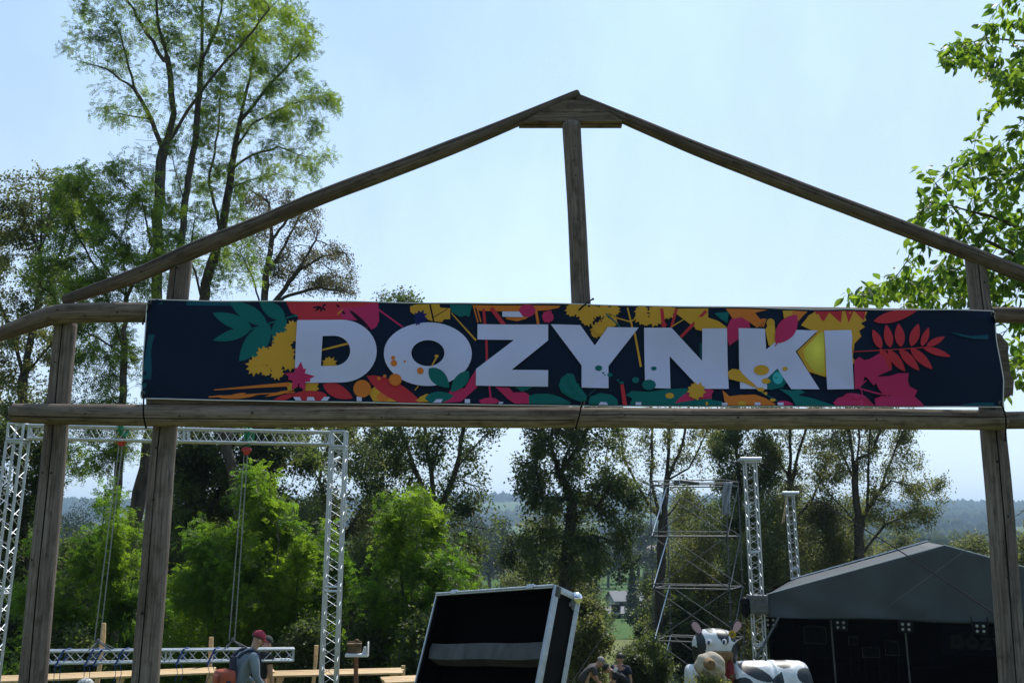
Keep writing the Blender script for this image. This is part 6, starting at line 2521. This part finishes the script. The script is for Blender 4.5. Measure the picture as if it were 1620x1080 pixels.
def person(label, foot, yaw, J, shirt, trousers, sleeve='short', hair=None, cap=None, brim=True, sex=0, sc=1.0):
    """J: joints in local metres (x right, y forward, z up) for a 1.75 m figure"""
    root = empty('person', foot, label, 'person', None, rz=yaw)
    D = dict(pelvis=(0, 0, .96), waist=(0, 0, 1.10), chest=(0, 0, 1.32), neck=(0, 0, 1.47), head=(0, .02, 1.60), top=(0, .01, 1.70),
             shl=(-.18, 0, 1.42), ell=(-.24, -.02, 1.14), hal=(-.24, .06, .90), shr=(.18, 0, 1.42), elr=(.24, -.02, 1.14), har=(.24, .06, .90),
             hil=(-.09, 0, .92), knl=(-.11, .02, .50), anl=(-.12, -.02, .09), tol=(-.13, .14, .03), hir=(.09, 0, .92), knr=(.11, .02, .50), anr=(.12, -.02, .09), tor=(.13, .14, .03))
    D.update(J)
    D = {k: Vector(v) * sc for k, v in D.items()}
    hd = (D['top'] - D['neck']).normalized()
    fwd = Vector(J.get('face', (0, 1, 0))).normalized()
    fwd = (fwd - hd * fwd.dot(hd)).normalized()
    vs, es, rd = [], [], []

    def V_(p, r, par=None):
        vs.append(p)
        rd.append(r)
        if par is not None:
            es.append((par, len(vs) - 1))
        return len(vs) - 1
    pe = V_(D['pelvis'], (.13, .105))
    wa = V_(D['waist'], (.125, .10), pe)
    ch = V_(D['chest'], (.155, .115), wa)
    nk = V_(D['neck'], .058, ch)
    h0 = V_(D['neck'].lerp(D['head'], .5), .062, nk)
    h1 = V_(D['head'] + fwd * .008, (.078, .088), h0)
    h2 = V_(D['head'].lerp(D['top'], .6), (.074, .084), h1)
    V_(D['top'], .045, h2)
    for s in 'lr':
        sh = V_(D['sh' + s], .062, ch)
        ub = V_(D['sh' + s].lerp(D['el' + s], .45), .05, sh)
        e = V_(D['el' + s], .039, ub)
        w = V_(D['el' + s].lerp(D['ha' + s], .9), .026, e)
        d = (D['ha' + s] - D['el' + s]).normalized()
        lat = d.cross(Vector((0, 1, 0)))
        lat = lat.normalized() if lat.length > .1 else Vector((1, 0, 0))
        p = V_(D['ha' + s] + d * .03, (.036, .02), w)
        for q, (o_, L) in enumerate(((-.027, .065), (-.009, .078), (.009, .073), (.027, .058))):
            f1 = V_(D['ha' + s] + d * (.06 + L * .4) + lat * o_ + fwd * .008, .009, p)
            V_(D['ha' + s] + d * (.06 + L * .8) + lat * o_ + fwd * .025, .0075, f1)
        t1 = V_(D['ha' + s] + d * .035 + lat * -.042 + fwd * .02, .011, w)
        V_(D['ha' + s] + d * .07 + lat * -.052 + fwd * .035, .009, t1)
        h = V_(D['hi' + s], .088, pe)
        m_ = V_(D['hi' + s].lerp(D['kn' + s], .5), .075, h)
        k = V_(D['kn' + s], .054, m_)
        cf = V_(D['kn' + s].lerp(D['an' + s], .35), .052, k)
        a = V_(D['an' + s], .036, cf)
        V_(D['to' + s], .035, a)
    body = skin_obj('body', vs, es, rd, M['skincol'], root)
    # face details on the head
    side_ = fwd.cross(hd).normalized()
    Hm = Matrix((side_, fwd, hd)).transposed()
    hc_ = D['head'].lerp(D['top'], .25)
    b = MB()
    Wm = wm(root)
    b.ell(Wm @ (hc_ + fwd * .094 - hd * .035), (.014, .02, .024), Wm.to_3x3() @ Hm, 8, 6)
    for s in (-1, 1):
        b.ell(Wm @ (hc_ + side_ * s * .083 - hd * .03), (.012, .022, .032), Wm.to_3x3() @ Hm, 8, 6)
    b.build('face', M['skincol'], body)
    b = MB()
    for s in (-1, 1):
        b.ell(Wm @ (hc_ + fwd * .082 + side_ * s * .032 + hd * .0), (.011, .007, .006), Wm.to_3x3() @ Hm, 8, 5)
    b.ell(Wm @ (hc_ + fwd * .082 - hd * .078), (.024, .006, .005), Wm.to_3x3() @ Hm, 8, 5)
    b.build('eyes', M['brownwood'], body)
    if hair:
        b = MB()
        b.ell(Wm @ (hc_ - fwd * .012 + hd * .02), (.088, .098, .098), Wm.to_3x3() @ Hm, 20, 12, v0=0, v1=.56, fn=lambda d: 1 + .04 * mnoise.noise(Vector(d) * 9))
        b.build('hair', hair, root)
    if cap:
        b = MB()
        b.ell(Wm @ (hc_ - fwd * .005 + hd * .022), (.093, .105, .105), Wm.to_3x3() @ Hm, 24, 12, v0=0, v1=.5)
        if brim:
            vv, ff = [], []
            for i in range(13):
                a = math.pi * (i / 12) * .8 + math.pi * .1
                for rr, dz in ((.09, .026), (.17, .0)):
                    q = hc_ + side_ * math.cos(a) * (.085 if rr < .1 else .088) + fwd * math.sin(a) * rr + hd * dz
                    vv.append(Wm @ q)
            o_ = len(vv)
            vv += [v + Vector((0, 0, -.006)) for v in vv]
            for i in range(12):
                ff.append((i * 2, i * 2 + 1, i * 2 + 3, i * 2 + 2))
                ff.append((o_ + i * 2, o_ + i * 2 + 2, o_ + i * 2 + 3, o_ + i * 2 + 1))
                ff.append((i * 2 + 1, o_ + i * 2 + 1, o_ + i * 2 + 3, i * 2 + 3))
            b.add(vv, ff)
        b.build('cap', cap, root)
    # shirt
    vs, es, rd = [], [], []
    p0_ = V_(D['pelvis'] + Vector((0, 0, -.02)), (.155, .13))
    p1_ = V_(D['waist'], (.15, .125), p0_)
    p2_ = V_(D['chest'], (.178, .135), p1_)
    V_(D['neck'].lerp(D['chest'], -.06), .07, p2_)
    for s in 'lr':
        a = V_(D['sh' + s] + Vector((0, 0, .012)), .09, p2_)
        c = V_(D['sh' + s].lerp(D['el' + s], .6), .066, a)
        if sleeve == 'long':
            e = V_(D['el' + s], .056, c)
            V_(D['el' + s].lerp(D['ha' + s], .85), .044, e)
    skin_obj('shirt', vs, es, rd, shirt, root)
    vs, es, rd = [], [], []
    p0_ = V_(D['pelvis'], (.145, .12))
    for s in 'lr':
        h = V_(D['hi' + s] - Vector((0, 0, .05)), .10, p0_)
        k = V_(D['kn' + s], .075, h)
        V_(D['an' + s] + Vector((0, 0, .02)), .058, k)
    skin_obj('trousers', vs, es, rd, trousers, root)
    for s in 'lr':
        b = MB()
        a, t = Wm @ D['an' + s], Wm @ D['to' + s]
        b.tube([a + (a - t) * .25 - Vector((0, 0, .03)), a.lerp(t, .5) - Vector((0, 0, .03)), t + (t - a) * .15], [.045, .05, .035], 10)
        b.build('shoe', M['black'], root)
    return root


def footed(px, py_head, Y, hgt):
    """ground point for a figure whose head top shows at px, py"""
    p = at(px, py_head, Y)
    return Vector((p.x, Y, ground(p.x, Y))), p.z


M['blue_shirt'] = cloth('blue_grey_shirt', (.17, .21, .25, 1))
M['dark_shirt'] = cloth('dark_grey_shirt', (.045, .04, .045, 1))
M['navy_shirt'] = cloth('navy_shirt', (.012, .018, .045, 1))
M['black_shirt'] = cloth('black_shirt', (.012, .012, .015, 1))
M['jean'] = cloth('dark_jeans', (.02, .028, .05, 1))
M['maroon'] = cloth('maroon_cap', (.30, .018, .045, 1))
M['darkcap'] = cloth('dark_green_cap', (.02, .028, .022, 1))
M['hair_grey'] = mat('grey_hair', (.25, .22, .20, 1), .7, nscale=40, namt=.4)
M['hair_dark'] = mat('dark_hair', (.02, .014, .01, 1), .6, nscale=40, namt=.4)
M['speckle'] = mat('speckled_knit', (.42, .42, .40, 1), .9, nscale=55, namt=.75, bump=.6, detail=1)

# red capped person seen from behind, leaning a little forward to the right
f, zt_ = footed(388, 1000, 15.0, 1.75)
s_ = (zt_ - f.z) / 1.70
pr = person('person in a maroon cap and blue grey shirt carrying an orange blower on the back', f, RAD(-52), dict(pelvis=(0, -.10, .95), waist=(0, -.06, 1.09), chest=(0, .04, 1.32), neck=(0, .13, 1.47), head=(0, .19, 1.58), top=(0, .22, 1.68), face=(.1, 1, -.5),
            shl=(-.19, .06, 1.40), shr=(.19, .06, 1.40), elr=(.26, .08, 1.12), har=(.27, .24, .93), ell=(-.25, .08, 1.12), hal=(-.22, .28, .98)), M['blue_shirt'], M['jean'], 'long', M['hair_dark'], M['maroon'], sc=s_)
bk = empty('backpack_blower', pr.location + Vector((0, 0, 1.0)), 'orange backpack blower worn by the person in the maroon cap', 'leaf blower')
Wp = wm(pr)
WR = Wp.to_3x3()
b = MB()
b.box(Wp @ (Vector((0, -.26, 1.13)) * s_), (.34, .22, .22), WR, bevel=.05)
b.box(Wp @ (Vector((-.02, -.36, 1.12)) * s_), (.20, .08, .13), WR, bevel=.03)
b.build('motor_housing', mat('orange_red_plastic', (.36, .06, .025, 1), .45, nscale=6, namt=.3), bk)
b = MB()
b.box(Wp @ (Vector((0, -.155, 1.24)) * s_), (.20, .04, .34), WR, bevel=.015)
b.box(Wp @ (Vector((0, -.28, 1.0)) * s_), (.32, .20, .05), WR, bevel=.015)
for s in (-1, 1):
    pts, _ = smooth_path([Wp @ (Vector(q) * s_) for q in ((s * .09, -.13, 1.38), (s * .11, -.03, 1.455), (s * .12, .10, 1.455), (s * .12, .19, 1.3), (s * .13, .08, 1.15))], .03)
    b.tube(pts, .022, 6)
pts, _ = smooth_path([Wp @ (Vector(q) * s_) for q in ((.14, -.28, 1.08), (.30, -.2, 1.0), (.38, .05, .92), (.40, .4, .72), (.40, .9, .42))], .04)
b.tube(pts, .04, 10)
b.build('harness', M['navy_shirt'], bk)
b = MB()
b.box(Wp @ (Vector((0, -.25, .965)) * s_), (.34, .16, .07), WR, bevel=.02)
b.build('fuel_tank', mat('milky_plastic', (.55, .56, .54, 1), .4), bk)
f, zt_ = footed(413, 1011, 17.0, 1.75)
s_ = (zt_ - f.z) / 1.66
person('person in a dark cap and black shirt beyond the maroon capped one', f, RAD(-25), dict(neck=(0, .08, 1.46), head=(0, .15, 1.56), top=(0, .19, 1.66), face=(.2, 1, -.6), chest=(0, .03, 1.32)), M['black_shirt'], M['jean'], 'short', M['hair_dark'], M['darkcap'], brim=False, sc=s_)
# three workers huddled
f, zt_ = footed(957, 1039, 24, 1.75)
s_ = .98
person('grey haired man in a dark tee bending over beside two workers', Vector((f.x - .42, 24, zt_ - 1.50)), RAD(-80), dict(pelvis=(0, -.18, .95), waist=(0, -.10, 1.08), chest=(0, .08, 1.24), neck=(0, .22, 1.33), head=(0, .32, 1.40), top=(0, .37, 1.49), face=(0, .7, -.9),
       shl=(-.18, .12, 1.30), shr=(.18, .12, 1.30), elr=(.20, .20, 1.02), har=(.16, .38, .86), ell=(-.20, .22, 1.02), hal=(-.1, .42, .88)), M['dark_shirt'], M['jean'], 'short', M['hair_grey'], None, sc=s_)
person('worker in black with a dark cap stooping in the middle of three', Vector((at(969, 1048, 24.2).x + .16, 24.2, at(969, 1048, 24.2).z - 1.44)), RAD(85), dict(pelvis=(0, -.22, .95), waist=(0, -.14, 1.06), chest=(0, .04, 1.20), neck=(0, .18, 1.27), head=(0, .28, 1.32), top=(0, .34, 1.40), face=(0, .6, -.9),
       shl=(-.18, .08, 1.24), shr=(.18, .08, 1.24), elr=(.22, .18, 1.0), har=(.12, .38, .90), ell=(-.22, .16, 1.0), hal=(-.16, .34, .85)), M['black_shirt'], M['jean'], 'short', M['hair_dark'], M['darkcap'], brim=False, sc=.98)
q = at(981, 1033.5, 24.4)
person('standing worker in a navy tee holding a phone in front of him', Vector((q.x, 24.4, q.z - 1.72)), RAD(150), dict(shr=(.19, 0, 1.42), elr=(.25, .04, 1.16), har=(.10, .27, 1.24), face=(.2, 1, -.35), shl=(-.19, 0, 1.42), ell=(-.25, -.02, 1.14), hal=(-.25, .04, .90)), M['navy_shirt'], M['jean'], 'short', M['hair_dark'], None, sc=1.0)
b = MB()
b.box(at(973.5, 1059, 24.02), (.075, .02, .12), Matrix.Rotation(.5, 3, 'Y'), bevel=.006)
tag(b.build('phone', M['white_edge'], None), 'white phone held by the standing navy dressed worker', 'phone')
# speckled cap just above the frame edge
q = at(146, 1069, 11.0)
person('person crouching near the table with only a speckled grey cap showing', Vector((q.x, 11.0, q.z - 1.25 * 1.18 - .06)), RAD(62), dict(pelvis=(0, -.1, .5), waist=(0, -.08, .66), chest=(0, 0, .88), neck=(0, .04, 1.03), head=(0, .08, 1.15), top=(0, .09, 1.25), shl=(-.19, .02, .97), shr=(.19, .02, .97), ell=(-.25, .1, .72), elr=(.25, .1, .72), hal=(-.18, .34, .62), har=(.18, .34, .62),
       hil=(-.1, 0, .47), hir=(.1, 0, .47), knl=(-.16, .42, .50), knr=(.16, .42, .50), anl=(-.15, .34, .09), anr=(.15, .34, .09), tol=(-.16, .50, .03), tor=(.16, .50, .03)), M['dark_shirt'], M['jean'], 'short', M['hair_grey'], M['speckle'], sc=1.18)

build_haze()
